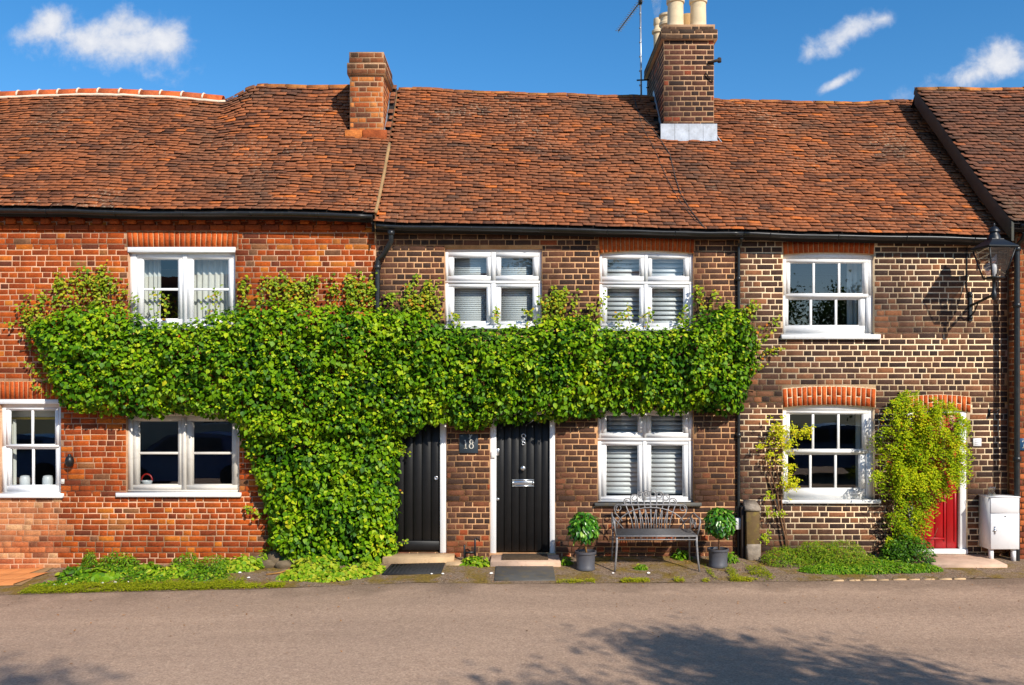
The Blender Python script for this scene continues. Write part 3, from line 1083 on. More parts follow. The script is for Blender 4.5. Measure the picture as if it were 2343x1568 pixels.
# casements and sashes, left cottage
window(left, W1, [((9, 131, 933, 1024), (17, 123, 938, 1019), [V(69, 938, 1019)], -.012), ((9, 131, 1022, 1127), (17, 123, 1027, 1113), [V(69, 1027, 1113)], .006)],
       (-10, 147, 1129, 1139), (-2, 141, 914, 925))
window(left, W2, [((308, 415, 580, 742), (322, 405, 591, 730), [H(661, 322, 405)], 0), ((424, 532, 580, 742), (437, 521, 591, 730), [H(661, 437, 521)], 0)],
       (283, 548, 746, 756), (293, 539, 566, 578))
window(left, W3, [((300, 413, 953, 1122), (313, 405, 963, 1111), [H(1038, 313, 405)], 0), ((423, 542, 953, 1122), (437, 529, 963, 1111), [H(1038, 437, 529)], 0)],
       (268, 553, 1127, 1137), None, CREAMPAINT, WHITE)
# brown cottage
window(mid, W4, [((1025, 1123, 576, 642), (1036.5, 1115, 587, 631), [], -.01), ((1134, 1233, 576, 642), (1144.5, 1221, 587, 631), [], -.01),
                 ((1025, 1123, 648, 744), (1036.5, 1115, 656, 736), [], 0), ((1134, 1233, 648, 744), (1144.5, 1221, 656, 736), [], 0)], (1008, 1250, 746, 754))
window(mid, W5, [((1378, 1475, 580, 644), (1388.5, 1466.4, 590, 632), [], -.01), ((1483, 1579, 580, 644), (1491.5, 1568, 590, 632), [], -.01),
                 ((1378, 1475, 650, 748), (1388.5, 1466.4, 657, 740), [], 0), ((1483, 1579, 650, 748), (1491.5, 1568, 657, 740), [], 0)], (1362, 1598, 750, 758), archhead=.035)
window(mid, W6, [((1376, 1472, 944, 1003), (1387, 1462.6, 950, 992), [], -.01), ((1480, 1577, 944, 1003), (1489.5, 1566, 950, 992), [], -.01),
                 ((1376, 1472, 1010, 1147), (1387, 1462.6, 1019, 1138), [], 0), ((1480, 1577, 1010, 1147), (1489.5, 1566, 1019, 1138), [], 0)],
       (1360, 1604, 1150, 1158), None, WHITE, SLATE)
# dark brick cottage: vertical sashes, three panes wide
window(right, W7, [((1801, 1990, 592, 680), (1809, 1979, 600, 672), [V(1865, 600, 672), V(1923.5, 600, 672)], -.014),
                   ((1799, 1986, 676, 763), (1806, 1972, 683, 745), [V(1860, 683, 745), V(1918, 683, 745)], .012)],
       (1786, 2012, 766, 777), None, WHITE_WORN, archhead=.025)
window(right, W8, [((1801, 1990, 940, 1038), (1808, 1978, 947, 1030), [V(1863.5, 947, 1030), V(1922, 947, 1030)], -.014),
                   ((1799, 1986, 1033, 1142), (1805, 1972, 1040, 1120), [V(1859, 1040, 1120), V(1917, 1040, 1120)], .012)],
       (1786, 2013, 1143, 1152), None, WHITE_WORN, archhead=.035)


# ================================================================== DOORS
def door(house, r, leaf, nboards, paint, Y=.06, kick=None, thresh=None, frame_paint=WHITE):
    x0, x1, za, zb = R2W(r)
    a = R2W(leaf)
    fm = MB()
    fm.box(x0 + .002, a[0] - .003, .012, .12, za, zb - .002, .006)
    fm.box(a[1] + .003, x1 - .002, .012, .12, za, zb - .002, .006)
    fm.box(a[0] - .003, a[1] + .003, .014, .12, a[3] + .003, zb - .003, .006)
    fm.build('door_frame', frame_paint, house)
    m = MB()
    m.box(a[0], a[1], Y + .014, Y + .05, a[2], a[3])
    do = m.build('door', paint, house)
    w_ = (a[1] - a[0]) / nboards
    for i in range(nboards):
        bm = MB()
        bm.box(a[0] + i * w_ + .0025, a[0] + (i + 1) * w_ - .0025, Y + R.uniform(-.001, .001), Y + .02, a[2] + .004, a[3] - .002, .006)
        bm.build('board', paint, do)
    if kick:
        k = R2W(kick)
        km = MB()
        km.box(a[0] + .004, a[1] - .004, Y - .024, Y - .0015, k[2], k[3], .01)
        km.build('weather_board', paint, do)
    if thresh:
        k = R2W(thresh)
        km = MB()
        km.box(x0, x1, -.03, .1, k[2], k[3], .008)
        km.build('threshold', frame_paint, do)
    return do


def ring(c, r, t, sides=6, n=14, sq=1.0):
    return [(c[0] + r * math.cos(2 * math.pi * k / n), c[1], c[2] + r * sq * math.sin(2 * math.pi * k / n)) for k in range(n)]


d1 = door(left if False else mid, D1, (861, 1006, 944, 1263), 7, BLACK, kick=(861, 1006, 1239, 1261))
m = MB(); m.lathe([(0, 0), (.028, .002), (.03, .012), (.02, .016), (.012, .01)], (0, 0, 0), 16)
k = m.build('door_lock', CHROME, d1, True)
k.matrix_basis = Matrix.Translation((WX(997), .06, WZ(1095))) @ Matrix.Rotation(math.pi / 2, 4, 'X')
d2 = door(mid, D2, (1136, 1257.5, 950, 1265), 7, BLACK)
m = MB(); m.lathe([(.012, 0), (.012, .02), (.03, .03), (.036, .045), (.028, .06), (.008, .066)], (0, 0, 0), 18)
k = m.build('door_knob', CHROME, d2, True)
k.matrix_basis = Matrix.Translation((WX(1197), .06, WZ(1072))) @ Matrix.Rotation(math.pi / 2, 4, 'X')
m = MB()
a = R2W((1172, 1222, 1098, 1115))
slabwall(m, *a, [(a[0] + .02, a[1] - .02, a[2] + .02, a[3] - .02)], .046, .066)
m.box(a[0] + .022, a[1] - .022, .054, .066, a[2] + .022, a[3] - .022, .003)
m.build('letter_box', CHROME, d2)
m = MB()
for dz, rad, q in ((998, .026, 1), (1008, .022, 1.2), (1016, .02, .9)):
    m.tube(ring((WX(1198), .048, WZ(dz)), rad, .007, sq=q), .0075, 6, closed=True)
m.tube([(WX(1198) - .012, .05, WZ(1012)), (WX(1198) + .012, .046, WZ(1004))], .006, 6)
m.build('knocker', CHROME, d2, True)
m = MB(); m.box(WX(1135.5), WX(1142), .04, .066, WZ(1043), WZ(1027), .004)
m.build('entry_keypad', CHROME, d2)
m = MB(); m.lathe([(.01, 0), (.01, .02), (.022, .028), (.02, .045), (.004, .05)], (0, 0, 0), 14)
k = m.build('latch_knob', CHROME, d2, True)
k.matrix_basis = Matrix.Translation((WX(1139.5), .062, WZ(1143))) @ Matrix.Rotation(math.pi / 2, 4, 'X')
m = MB(); m.box(WX(1124), WX(1133), -.012, .012, WZ(1048), WZ(1034), .004)
tag(m.build('doorbell', WHITE_WORN), 'small white doorbell box on the white frame beside the black door with letter box', 'doorbell')
d3 = door(right, D3, (2091, 2197, 946, 1257), 4, REDPAINT, thresh=(2090, 2200, 1257, 1268))
m = MB()
a = R2W((2146, 2171, 1100, 1113))
m.box(*a[:2], .04, .06, *a[2:], .006)
m.tube([(a[0] + .02, .034, a[2] + .02), (a[1] - .02, .034, a[2] + .02)], .006)
m.build('letter_box', IRON, d3)
m = MB(); m.box(WX(2189), WX(2196), .03, .06, WZ(1097), WZ(1083), .008)
m.build('door_handle', IRON, d3)
m = MB()
for xa in (2096, 2120, 2166, 2190):
    m.box(WX(xa) - .014, WX(xa) + .014, .046, .0585, WZ(1240), WZ(1130), .004)
m.box(WX(2121), WX(2165), .046, .0585, WZ(1236), WZ(1232), .003)
m.build('door_moulding', REDPAINT, d3)

# ================================================================== ROOFS
def curve(pts, Y):
    return [(WX(a, Y), WZ(b, Y)) for a, b in pts]


EL = curve([(-120, 476), (0, 478), (300, 481), (600, 484), (860, 491)], -.18)
RL = curve([(-200, 224), (0, 221), (200, 217), (300, 219), (400, 223), (520, 234), (620, 236), (900, 240)], 2.1)
EM = curve([(840, 512), (900, 514), (1200, 520), (1500, 527), (1800, 534), (2260, 543), (2330, 545)], -.16)
RM = curve([(880, 204), (900, 204), (1000, 209), (1100, 215), (1300, 221), (1480, 224), (1640, 231), (1800, 236), (1950, 240), (2040, 236), (2070, 236), (2200, 238)], 2.32)
YFR = 1.92
XF0, XF1 = WX(2312, -.36), WX(2092, YFR)
EF = [(XF0, WZ(514, -.36)), (12, WZ(528, -.36))]
RF = [(XF1, WZ(205, YFR)), (12, WZ(216, YFR))]


def XFv(v):
    return XF0 + (XF1 - XF0) * v



RAISE = (WX(508, 2.1), WX(592, 2.1))


def smooth(x, a, b):
    t = min(1, max(0, (x - a) / (b - a)))
    return t * t * (3 - 2 * t)


def mk_surf(E, Ye_, Rg, Yr, extra=None, amp=.022, seed=0.0):
    def S(X, v):
        ze, zr = ip(X, E), ip(X, Rg)
        y = Ye_ + (Yr - Ye_) * v
        z = ze + (zr - ze) * v
        sag = -.02 * math.sin(math.pi * min(1, max(0, v)))
        if extra:
            z += extra(X) * max(0, v) ** 4
        d = amp * nz(X * .55 + seed, v * 2.2) + amp * .6 * nz(X * 1.7 + seed, v * 5.0, 3.3) + sag
        return np.array((X, y - d * .7, z + d * .7))
    return S


def ex_left(X):
    return (WZ(199, 2.1) - WZ(236, 2.1)) * smooth(X, *RAISE)


SL_ = mk_surf(EL, -.18, RL, 2.1, ex_left, .03, 2.0)
SM_ = mk_surf(EM, -.16, RM, 2.32, None, .024, 7.0)
SF_ = mk_surf(EF, -.36, RF, YFR, None, .03, 13.0)


def tile_t(w_, L, th, front, camber):
    V, P = [], []
    xs_ = (-.5, -.17, .17, .5)
    cam = (0, camber, camber, 0)
    for x, c in zip(xs_, cam): V.append((x * w_, .009, front - th + c * .6))          # butt, lower edge
    for x, c in zip(xs_, cam): V.append((x * w_, -.002, front - .004 + c))
    for x, c in zip(xs_, cam): V.append((x * w_, .006, front + c))
    for x, c in zip(xs_, cam): V.append((x * w_, L, .013 + c * .5))
    for r in range(3):
        for i in range(3):
            P.append((r * 4 + i, r * 4 + i + 1, r * 4 + i + 5, r * 4 + i + 4))
    P += [(0, 4, 8, 12), (3, 15, 11, 7)]
    return V, P


TT = {'a': tile_t(.163, .135, .0095, .044, .004), 'b': tile_t(.163, .135, .010, .046, -.003), 'c': tile_t(.163, .13, .0095, .042, .006)}


def tiles(S, xstart, x1, rows, seed, skip=None, tf=None, extra_row=True):
    rr = random.Random(seed)
    out = []
    for i in range(rows):
        v = i / rows
        x0 = xstart(v) if callable(xstart) else xstart
        x = x0 + (0.08 if i % 2 else 0.0) - .02
        while x < x1 - .03:
            wd = .165 * (1 + rr.uniform(-.06, .06))
            xa, xb = max(x, x0), min(x + wd, x1)
            x += wd
            if xb - xa < .04:
                continue
            xc = (xa + xb) / 2
            if skip and skip(xc, v):
                continue
            p = S(xc, v)
            t = S(xc, min(1, v + .03)) - S(xc, min(1, v + .03) - .03)
            t /= np.linalg.norm(t)
            ux = S(xc + .06, v) - S(xc - .06, v)
            ux /= np.linalg.norm(ux)
            n = np.cross(ux, t)
            n /= np.linalg.norm(n)
            t = np.cross(n, ux)
            an = rr.gauss(0, .014)
            a2 = rr.gauss(0, .022)
            ca, sa = math.cos(an), math.sin(an)
            ux, t = ux * ca + t * sa, t * ca - ux * sa
            ux2 = ux + n * a2
            t2 = t + n * rr.gauss(0, .018)
            slip = rr.gauss(0, .0045) + .006 * nz(xc * 1.6, i * .7, seed + 3) - (.02 if rr.random() < .012 else 0)
            p = p + t * slip + n * (rr.gauss(0, .0035) + .004)
            sx = (xb - xa - .004) / .163
            key = rr.choice('aabbc')
            tn = .45 + rr.gauss(0, .11)
            q = rr.random()
            if q < .045: tn = .8 + .16 * rr.random()
            elif q < .12: tn = .05 + .2 * rr.random()
            tn += .22 * nz(xc * 1.3, v * 7, seed) + .22 * nz(xc * 2.2, v * 44, seed)
            if tf: tn = tf(xc, v, tn)
            px, py = PX(*p)
            vis = 0 < px < 2343
            out.append((key, mtx(ux2 * sx, t2, n, p), min(1, max(.001, tn)), (2 - v) if vis else -1))
    return out


def deck(S, x0, x1, Yr, zback, n=60, drop=-.004, skew=None):
    m = MB()
    xs_ = [x0 + (x1 - x0) * i / n for i in range(n + 1)]
    vs = [0, .1, .2, .3, .4, .5, .6, .7, .78, .84, .88, .92, .95, .98, 1.0]
    V, P = [], []
    for x in xs_:
        for v_ in vs:
            p = S(x + (skew(v_) if skew else 0) * (x1 - x) / (x1 - x0), v_)
            V.append((p[0], p[1], p[2] + drop))
        V.append((p[0], 2 * Yr + .3, zback))
    c = len(vs) + 1
    for i in range(n):
        for j in range(c - 1):
            P.append((i * c + j, (i + 1) * c + j, (i + 1) * c + j + 1, i * c + j))if False else P.append((i * c + j, (i + 1) * c + j, (i + 1) * c + j + 1, i * c + j + 1))
    m.add(V, P)
    # soffit and fascia under the eaves
    V, P = [], []
    for x in xs_:
        p = S(x, 0)
        V += [(x, p[1] + .05, p[2] + .01), (x, p[1] + .05, p[2] - .1), (x, .05, p[2] - .04)]
    for i in range(n):
        for j in range(2):
            P.append((i * 3 + j, i * 3 + j + 1, (i + 1) * 3 + j + 1, (i + 1) * 3 + j))
    m.add(V, P)
    return m


def ridge_t(r, L, th=.014, n=10):
    V, P = [], []
    for x in (-L / 2, L / 2):
        for q in (r, r - th):
            for k in range(n + 1):
                a = math.pi * (-.08 + 1.16 * k / n)
                V.append((x, math.cos(a) * q, math.sin(a) * q))
    m = n + 1
    for k in range(n):
        P += [(k, k + 1, 2 * m + k + 1, 2 * m + k), (m + k, 3 * m + k, 3 * m + k + 1, m + k + 1),
              (k, m + k, m + k + 1, k + 1), (2 * m + k, 2 * m + k + 1, 3 * m + k + 1, 3 * m + k)]
    P += [(0, 2 * m, 3 * m, m), (n, m + n, 3 * m + n, 2 * m + n)]
    return V, P


def ridge(S, x0, x1, L, r, mat, parent, seed, lift=-.03, rag=.006, joints=None):
    rr = random.Random(seed)
    V, P = ridge_t(r, L - .012)
    me = mesh_np('ridge_tile', V, [j for f in P for j in f], [len(f) for f in P], None, True)
    me.materials.append(mat)
    x = x0
    jm = MB()
    while x < x1 - .08:
        l2 = min(L * (1 + rr.uniform(-.05, .05)), x1 - x)
        a, b = S(x, 1.0), S(x + l2, 1.0)
        c = (a + b) / 2
        ux = (b - a) / np.linalg.norm(b - a)
        n = np.array((0, 0, 1.0)); n -= ux * ux.dot(n); n /= np.linalg.norm(n)
        yy = np.cross(n, ux)
        c = c + n * (lift + rr.uniform(-rag, rag))
        newobj('ridge_tile', me, parent, Matrix(mtx(ux * (l2 / L), yy, n, c).tolist()), rr.random() * .9 + .05)
        if joints:
            pts = [tuple(np.array((x, a[1], a[2])) + n * (lift + math.sin(math.pi * k / 8) * (r + .002)) + yy * math.cos(math.pi * k / 8) * (r + .002)) for k in range(9)]
            jm.tube(pts, .015, 6)
        x += l2
    if joints:
        pts = []
        k = 0
        while x0 + k * .1 < x1:
            p = S(min(x0 + k * .1, x1), 1.0)
            pts.append((p[0], p[1] - r - .002, p[2] + lift - .03 + .008 * nz(k * .7)))
            k += 1
        jm.tube(pts, .024, 6)
        jm.build('bedding_mortar', LIME, parent, True)


# footprints of the two chimneys
C2 = dict(x0=WX(1519, 1.43), x1=WX(1633.5, 1.43), y0=1.43, y1=3.10)
C1 = dict(x0=WX(800.5, 1.28), x1=WX(877, 1.28), y0=1.28, y1=2.2)


def skip_at(S, c):
    def f(x, v):
        p = S(x, v)
        return c['x0'] - .03 < x < c['x1'] + .03 and p[1] > c['y0'] - .03
    return f


XV = XB1 + .012
dk = deck(SL_, XB0, XV, 2.1, WZ(491, -.18))
ro_l = dk.build('roof', LATH, left)


def tf_left(x, v, t):
    px = PX(*SL_(x, v))[0]
    if px < 480: t = t * .95 + .04
    return t


pieces('tile', TT, tiles(SL_, XB0, XV, 44, 61, skip_at(SL_, C1), tf_left), TILE, ro_l, 300, 'tiling')
ridge(SL_, XB0, WX(522, 2.1), .325, .10, RIDGE_NEW, ro_l, 71, -.012, .002, True)
ridge(SL_, WX(562, 2.1), WX(803, 2.1), .33, .075, RIDGE_OLD, ro_l, 72, -.03, .006)
# stepped tile edge where the two ridge heights meet
XR1 = XB2
dm = deck(SM_, XV - .05, XB2, 2.32, 4.2)
ro_m = dm.build('roof', LATH, mid)
dr = deck(SM_, XB2, 7.2, 2.32, 4.2)
ro_r = dr.build('roof', LATH, right)
tm = tiles(SM_, XV - .02, 7.15, 50, 83, skip_at(SM_, C2))
pieces('tile', TT, [t for t in tm if t[1][0, 3] < XB2], TILE, ro_m, 300, 'tiling')
pieces('tile', TT, [t for t in tm if t[1][0, 3] >= XB2], TILE, ro_r, 300, 'tiling')
ridge(SM_, XV, C2['x0'] - .01, .30, .07, RIDGE_OLD, ro_m, 73, -.035, .01)
ridge(SM_, C2['x1'] + .01, 6.45, .30, .07, RIDGE_OLD, ro_r, 74, -.035, .01)
df = deck(SF_, XF0 + .03, XB4, YFR, 4.3, skew=lambda v: XFv(v) - XF0)
ro_f = df.build('roof', LATH, far)
pieces('tile', TT, tiles(SF_, XFv, XB4, 45, 91), TILE_DARK, ro_f, 300, 'tiling')
ridge(SF_, XF1 + .02, XB4, .33, .075, RIDGE_OLD, ro_f, 75, -.03, .008)

# raised edge of the left roof over the lower roof, with its cement fillet
m = MB()
vs_ = [i / 24 for i in range(25)]
V_, P_ = [], []
for v_ in vs_:
    p = SL_(XV, v_)
    V_ += [(p[0] + .002, p[1], p[2] + .012), (p[0] + .002, p[1], p[2] - .35)]
for i in range(24):
    P_.append((2 * i, 2 * i + 1, 2 * i + 3, 2 * i + 2))
m.add(V_, P_)
m.tube([tuple(SL_(XV + .012, v_) + np.array((0, -.012, .02 + .006 * nz(v_ * 20)))) for v_ in vs_ if v_ < .62], [.026 + .006 * nz(v_ * 30, 5) for v_ in vs_ if v_ < .62], 6)
m.build('verge_fillet', CEMENT, left)
# gable verge of the far house: barge board and the brick gable behind it
m = MB()
V_, P_ = [], []
for v_ in vs_:
    p = SF_(XFv(v_), v_)
    for dx, dz in ((-.004, .03), (-.004, -.23), (.028, -.23), (.028, .0)):
        V_.append((XFv(v_) + dx, p[1] - .02, p[2] + dz))
for i in range(24):
    for j in range(3):
        P_.append((4 * i + j, 4 * i + j + 1, 4 * i + j + 5, 4 * i + j + 4))
m.add(V_, P_)
m.add(V_[:4], [(0, 1, 2, 3)])
m.build('barge_board', VERGE, far)
m = MB()
V_, P_ = [], []
for v_ in vs_:
    p = SF_(XFv(v_), v_)
    V_ += [(XB3, max(p[1], YF + .01), p[2] - .02), (XB3, max(p[1], YF + .01), 4.16)]
for v_ in reversed(vs_):
    p = SF_(XFv(v_), v_)
    V_ += [(XB3, 2 * YFR - p[1], p[2] - .02), (XB3, 2 * YFR - p[1], 3.4)]
for i in range(49):
    P_.append((2 * i, 2 * i + 1, 2 * i + 3, 2 * i + 2))
m.add(V_, P_)
go = m.build('gable', MORTAR_STACK, far)
gp = bricks((XB3, 0, 0), (0, -1, 0), (-1, 0, 0), -1.9, .16, 4.2, 7.0, [], .0765, 0, .011, None, -.3, .004, 59, vis=lambda P: True)
gp = [p for p in gp if SM_(6.6, min(1, max(0, (p[1][1, 3] + .16) / 2.48)))[2] - .1 < p[1][2, 3] < SF_(XF0, min(1, (p[1][1, 3] + .36) / (YFR + .36)))[2] - .1]
pieces('brick', BT, gp, STACK_BRICK, go, 120, 'brickwork')


# gutters and downpipes
def gutter(S, x0, x1, house, dy=-.045, dz=-.034, r=.047, n=40):
    m = MB()
    V, P = [], []
    c = 9
    for i in range(n + 1):
        x = x0 + (x1 - x0) * i / n
        p = S(x, 0)
        for q in (r, r - .006):
            for k in range(c):
                a = math.pi + math.pi * k / (c - 1)
                V.append((x, p[1] + dy + math.cos(a) * q, p[2] + dz + math.sin(a) * q + .012))
    w_ = 2 * c
    for i in range(n):
        for k in range(c - 1):
            P.append((i * w_ + k, i * w_ + k + 1, (i + 1) * w_ + k + 1, (i + 1) * w_ + k))
            P.append((i * w_ + c + k, (i + 1) * w_ + c + k, (i + 1) * w_ + c + k + 1, i * w_ + c + k + 1))
        P.append((i * w_, (i + 1) * w_, (i + 1) * w_ + c, i * w_ + c))
        P.append((i * w_ + c - 1, i * w_ + 2 * c - 1, (i + 1) * w_ + 2 * c - 1, (i + 1) * w_ + c - 1))
    for i in (0, n):
        P.append(tuple(i * w_ + k for k in (range(c) if i else range(c - 1, -1, -1))))
    m.add(V, P)
    go = m.build('gutter', GUTTER, house, True)
    x = x0 + .35
    while x < x1:
        p = S(x, 0)
        b = MB()
        b.tube([(x, p[1] + dy + math.cos(math.pi + math.pi * k / 8) * (r + .004), p[2] + dz + .012 + math.sin(math.pi + math.pi * k / 8) * (r + .004)) for k in range(9)], .006, 4)
        b.build('gutter_bracket', GUTTER, go)
        x += .9
    return go


gutter(SL_, XB0, XV - .02, left)
gutter(SM_, XV + .03, XB2 - .004, mid)
gutter(SM_, XB2 + .004, WX(2268, -.22), right)
gutter(SF_, XF0 + .1, XB4, far)


def pipe(house, pts, r=.034, clips=()):
    m = MB()
    m.tube(pts, r, 10)
    po = m.build('downpipe', GUTTER, house, True, True)
    for c in clips:
        b = MB()
        b.lathe([(r + .003, -.03), (r + .012, -.028), (r + .012, .028), (r + .003, .03)], c, 12)
        b.build('pipe_collar', GUTTER, po)
    return po


xp, xg = WX(864, -.05), WX(895, -.2)
zt = SM_(xg, 0)[2] - .1
pipe(mid, [(xg, -.215, zt), (xg, -.215, zt - .08), (xg, -.205, zt - .12), (xp + .1, -.12, zt - .28), (xp + .01, -.06, zt - .34), (xp, -.055, zt - .42), (xp, -.055, 2.6), (xp, -.055, .05)],
     .036, [(xg, -.215, zt - .02), (xp, -.055, zt - .45), (xp, -.055, 3.2)])
xq = WX(1690, -.03)
pipe(mid, [(xq, -.2, WZ(545, -.2)), (xq, -.16, WZ(552, -.15)), (xq, -.035, WZ(566)), (xq, -.03, 3.4), (xq, -.03, 1.0), (xq, -.03, z0(xq) + .02)], .021, [(xq, -.03, 3.7), (xq, -.03, 1.6)])
xr = WX(2328, YF - .07)
pipe(far, [(xr, YF - .25, WZ(534, -.4)), (xr, YF - .22, WZ(545, -.4)), (xr, YF - .06, WZ(566, YF)), (xr, YF - .06, 2.2), (xr, YF - .06, z0(xr) - .03)], .036,
     [(xr, YF - .06, WZ(1050, YF)), (xr, YF - .06, WZ(700, YF)), (xr, YF - .06, WZ(572, YF))])


# ================================================================== CHIMNEYS
def chimney(house, c, zb, ztop, mat, mort, bands, course=.0765, seed=5):
    m = MB()
    x0, x1, y0, y1 = c['x0'], c['x1'], c['y0'], c['y1']
    m.box(x0, x1, y0, y1, zb, ztop)
    for (z_a, z_b, o, bm) in bands:
        m.box(x0 - o, x1 + o, y0 - o, y1 + o, z_a, z_b)
    co = m.build('chimney', mort, house)

    def four(x0, x1, y0, y1, za, zb_, mt, sd, vmin=0):
        out = []
        out += bricks((0, y0, 0), (1, 0, 0), (0, -1, 0), x0, x1, za, zb_, [], course, 0, .012, None, 0, .004, sd, vis=lambda P: True)
        out += bricks((x0, 0, 0), (0, -1, 0), (-1, 0, 0), -y1 + .001, -y0 - .001, za, zb_, [], course, .1, .012, None, 0, .004, sd + 1, vis=lambda P: x0 > 0)
        out += bricks((x1, 0, 0), (0, 1, 0), (1, 0, 0), y0 + .001, y1 - .001, za, zb_, [], course, .05, .012, None, 0, .004, sd + 2, vis=lambda P: x1 < 0)
        out += bricks((0, y1, 0), (-1, 0, 0), (0, 1, 0), -x1, -x0, za, zb_, [], course, .15, .012, None, 0, .004, sd + 3, vis=lambda P: False)
        pieces('brick', BT, out, mt, co, 200, 'brickwork')
    zbot = zb
    for (z_a, z_b, o, bm) in sorted(bands, key=lambda q: q[0]):
        if z_a - zbot > .06:
            four(x0, x1, y0, y1, zbot, z_a + .005, mat, seed + int(zbot * 10))
        four(x0 - o, x1 + o, y0 - o, y1 + o, z_a + .002, z_b + .02, bm, seed + int(z_a * 10) + 5)
        zbot = z_b
    return co


zc = lambda py: WZ(py, 1.43)
c2 = chimney(right, C2, 5.4, zc(59), STACK_BRICK, MORTAR_STACK, [(zc(93), zc(74), .045, STACK_CAP), (zc(73), zc(57), .012, STACK_CAP)], .0775, 500)
zc1 = lambda py: WZ(py, 1.28)
c1 = chimney(left, C1, 5.2, zc1(121), ORANGE_STACK, MORTAR_STACK, [(zc1(172), zc1(146), .035, ORANGE_CAP), (zc1(145), zc1(120), .008, ORANGE_CAP)], .0765, 700)
m = MB()
m.box(C1['x0'] + .08, C1['x1'] - .12, C1['y0'] + .06, C1['y1'] - .06, zc1(120), zc1(115), .01)
m.build('chimney_cap', ORANGE_CAP, c1)
# plinth and lead of the orange stack
m = MB()
for xa, xb in ((789, 829), (830, 885)):
    zs_ = SL_(C1['x0'], (1.2 + .18) / 2.28)[2]
    m.box(WX(xa, 1.24) + .003, WX(xb, 1.24), 1.2, 1.3, zs_ + .0, zs_ + .165, .012, .4 + R.random() * .4)
o = m.build('stack_plinth', ORANGE_STACK, c1)
m = MB()
for i in range(8):
    ya, yb = C1['y0'] - .02 + i * .12, C1['y0'] - .02 + (i + 1) * .12
    z1 = SL_(C1['x1'], (ya + .18) / 2.28)[2]; z2 = SL_(C1['x1'], (yb + .18) / 2.28)[2]
    xl = C1['x1'] + .008
    m.add([(xl, ya, z1 - .1), (xl, yb, z2 - .1), (xl, yb, z2 + .10), (xl, ya, z1 + .10)], [(0, 1, 2, 3)])
m.build('flashing', LEAD, c1)
# lead apron and steps of the dark stack
m = MB()
ax0, ax1 = C2['x0'] - .05, C2['x1'] + .05
zt_ = zc(284)
yl, zl = C2['y0'] - .05, SM_(2.6, (C2['y0'] - .05 + .16) / 2.48)[2] + .045
for i in range(4):
    xa, xb = ax0 + (ax1 - ax0) * i / 4, ax0 + (ax1 - ax0) * (i + 1) / 4 - .004
    m.add([(xa, C2['y0'] - .012, zt_), (xb, C2['y0'] - .012, zt_), (xb, yl + .03, zl + .03), (xa, yl + .03, zl + .03), (xb, yl, zl), (xa, yl, zl)], [(0, 3, 2, 1), (3, 5, 4, 2)])
for side, xl in ((0, C2['x0'] - .01), (1, C2['x1'] + .01)):
    for i in range(10):
        ya, yb = C2['y0'] + i * .1 - .012, C2['y0'] + (i + 1) * .1 - .012
        z1 = SM_(xl, min(1, (ya + .16) / 2.48))[2]; z2 = SM_(xl, min(1, (yb + .16) / 2.48))[2]
        m.add([(xl, ya, z1 - .1), (xl, yb, z2 - .1), (xl, yb, z2 + .13), (xl, ya, z1 + .13)], [(0, 1, 2, 3)])
m.build('flashing', LEAD, c2)

# chimney pots
ZP = zc(57)


def pot(x, y, r, h, mat, prof=None):
    prof = prof or [(r * 1.18, -.03), (r * 1.16, .03), (r * 1.03, .06), (r, .1), (r * .96, h - .06), (r * 1.1, h - .05), (r * 1.12, h), (r * .8, h), (r * .78, h - .05)]
    m = MB()
    m.lathe(prof, (x, y, ZP), 24)
    o = m.build('chimney_pot', mat, c2, True, True)
    return o


pot(WX(1546, 1.62), 1.64, .124, .46, BUFFPOT)
pot(WX(1598, 1.62), 1.64, .122, .46, BUFFPOT)
pot(WX(1526, 2.2), 2.2, .105, .46, BUFFPOT, [(.12, -.02), (.105, .05), (.1, .28), (.125, .3), (.125, .34), (.105, .36), (.105, .42), (.13, .44), (.13, .47), (.08, .47)])
pot(WX(1572, 2.2), 2.2, .1, .44, TERRA, [(.1, -.02), (.095, .1), (.1, .26), (.125, .42), (.13, .45), (.09, .45)])
pot(WX(1505, 2.85), 2.84, .065, .6, BUFFPOT, [(.075, -.02), (.07, .3), (.075, .42), (.1, .44), (.1, .48), (.07, .5), (.06, .56), (.075, .58), (.07, .68), (.05, .68)])
m = MB()
for x, y in ((WX(1546, 1.62), 1.64), (WX(1598, 1.62), 1.64)):
    m.lathe([(.2, -.02), (.19, .0), (.15, .03), (.12, .035)], (x, y, ZP), 18)
m.build('flaunching', CEMENT, c2, True)


# ================================================================== LEAVES
LEAF_V = [(0, 0, 0), (-.36, .2, .07), (-.40, .52, .05), (0, 1, -.13), (.40, .52, .05), (.36, .2, .07), (0, .5, -.01)]
LEAF_P = [(0, 6, 2, 1), (6, 3, 2), (0, 5, 4, 6), (6, 4, 3)]
NARROW_V = [(0, 0, 0), (-.17, .35, .05), (0, 1, -.12), (.17, .35, .05), (0, .45, .0)]
NARROW_P = [(0, 4, 1), (1, 4, 2), (0, 3, 4), (3, 2, 4)]
OVAL_V = [(0, 0, 0), (-.22, .3, .06), (-.2, .68, .04), (0, 1, -.1), (.2, .68, .04), (.22, .3, .06), (0, .5, 0)]


def leaf_m(p, n, tip, size, wid=1.0):
    n = np.asarray(n, float); n /= np.linalg.norm(n)
    t = np.asarray(tip, float); t = t - n * n.dot(t)
    l = np.linalg.norm(t)
    if l < 1e-6:
        t = np.cross(n, (1, 0, 0.01)); l = np.linalg.norm(t)
    t /= l
    x = np.cross(t, n)
    return mtx(x * size * wid, t * size, n * size, p)


LT = {'l': (LEAF_V, LEAF_P)}
NTm = {'l': (NARROW_V, NARROW_P)}
OT = {'l': (OVAL_V, LEAF_P)}

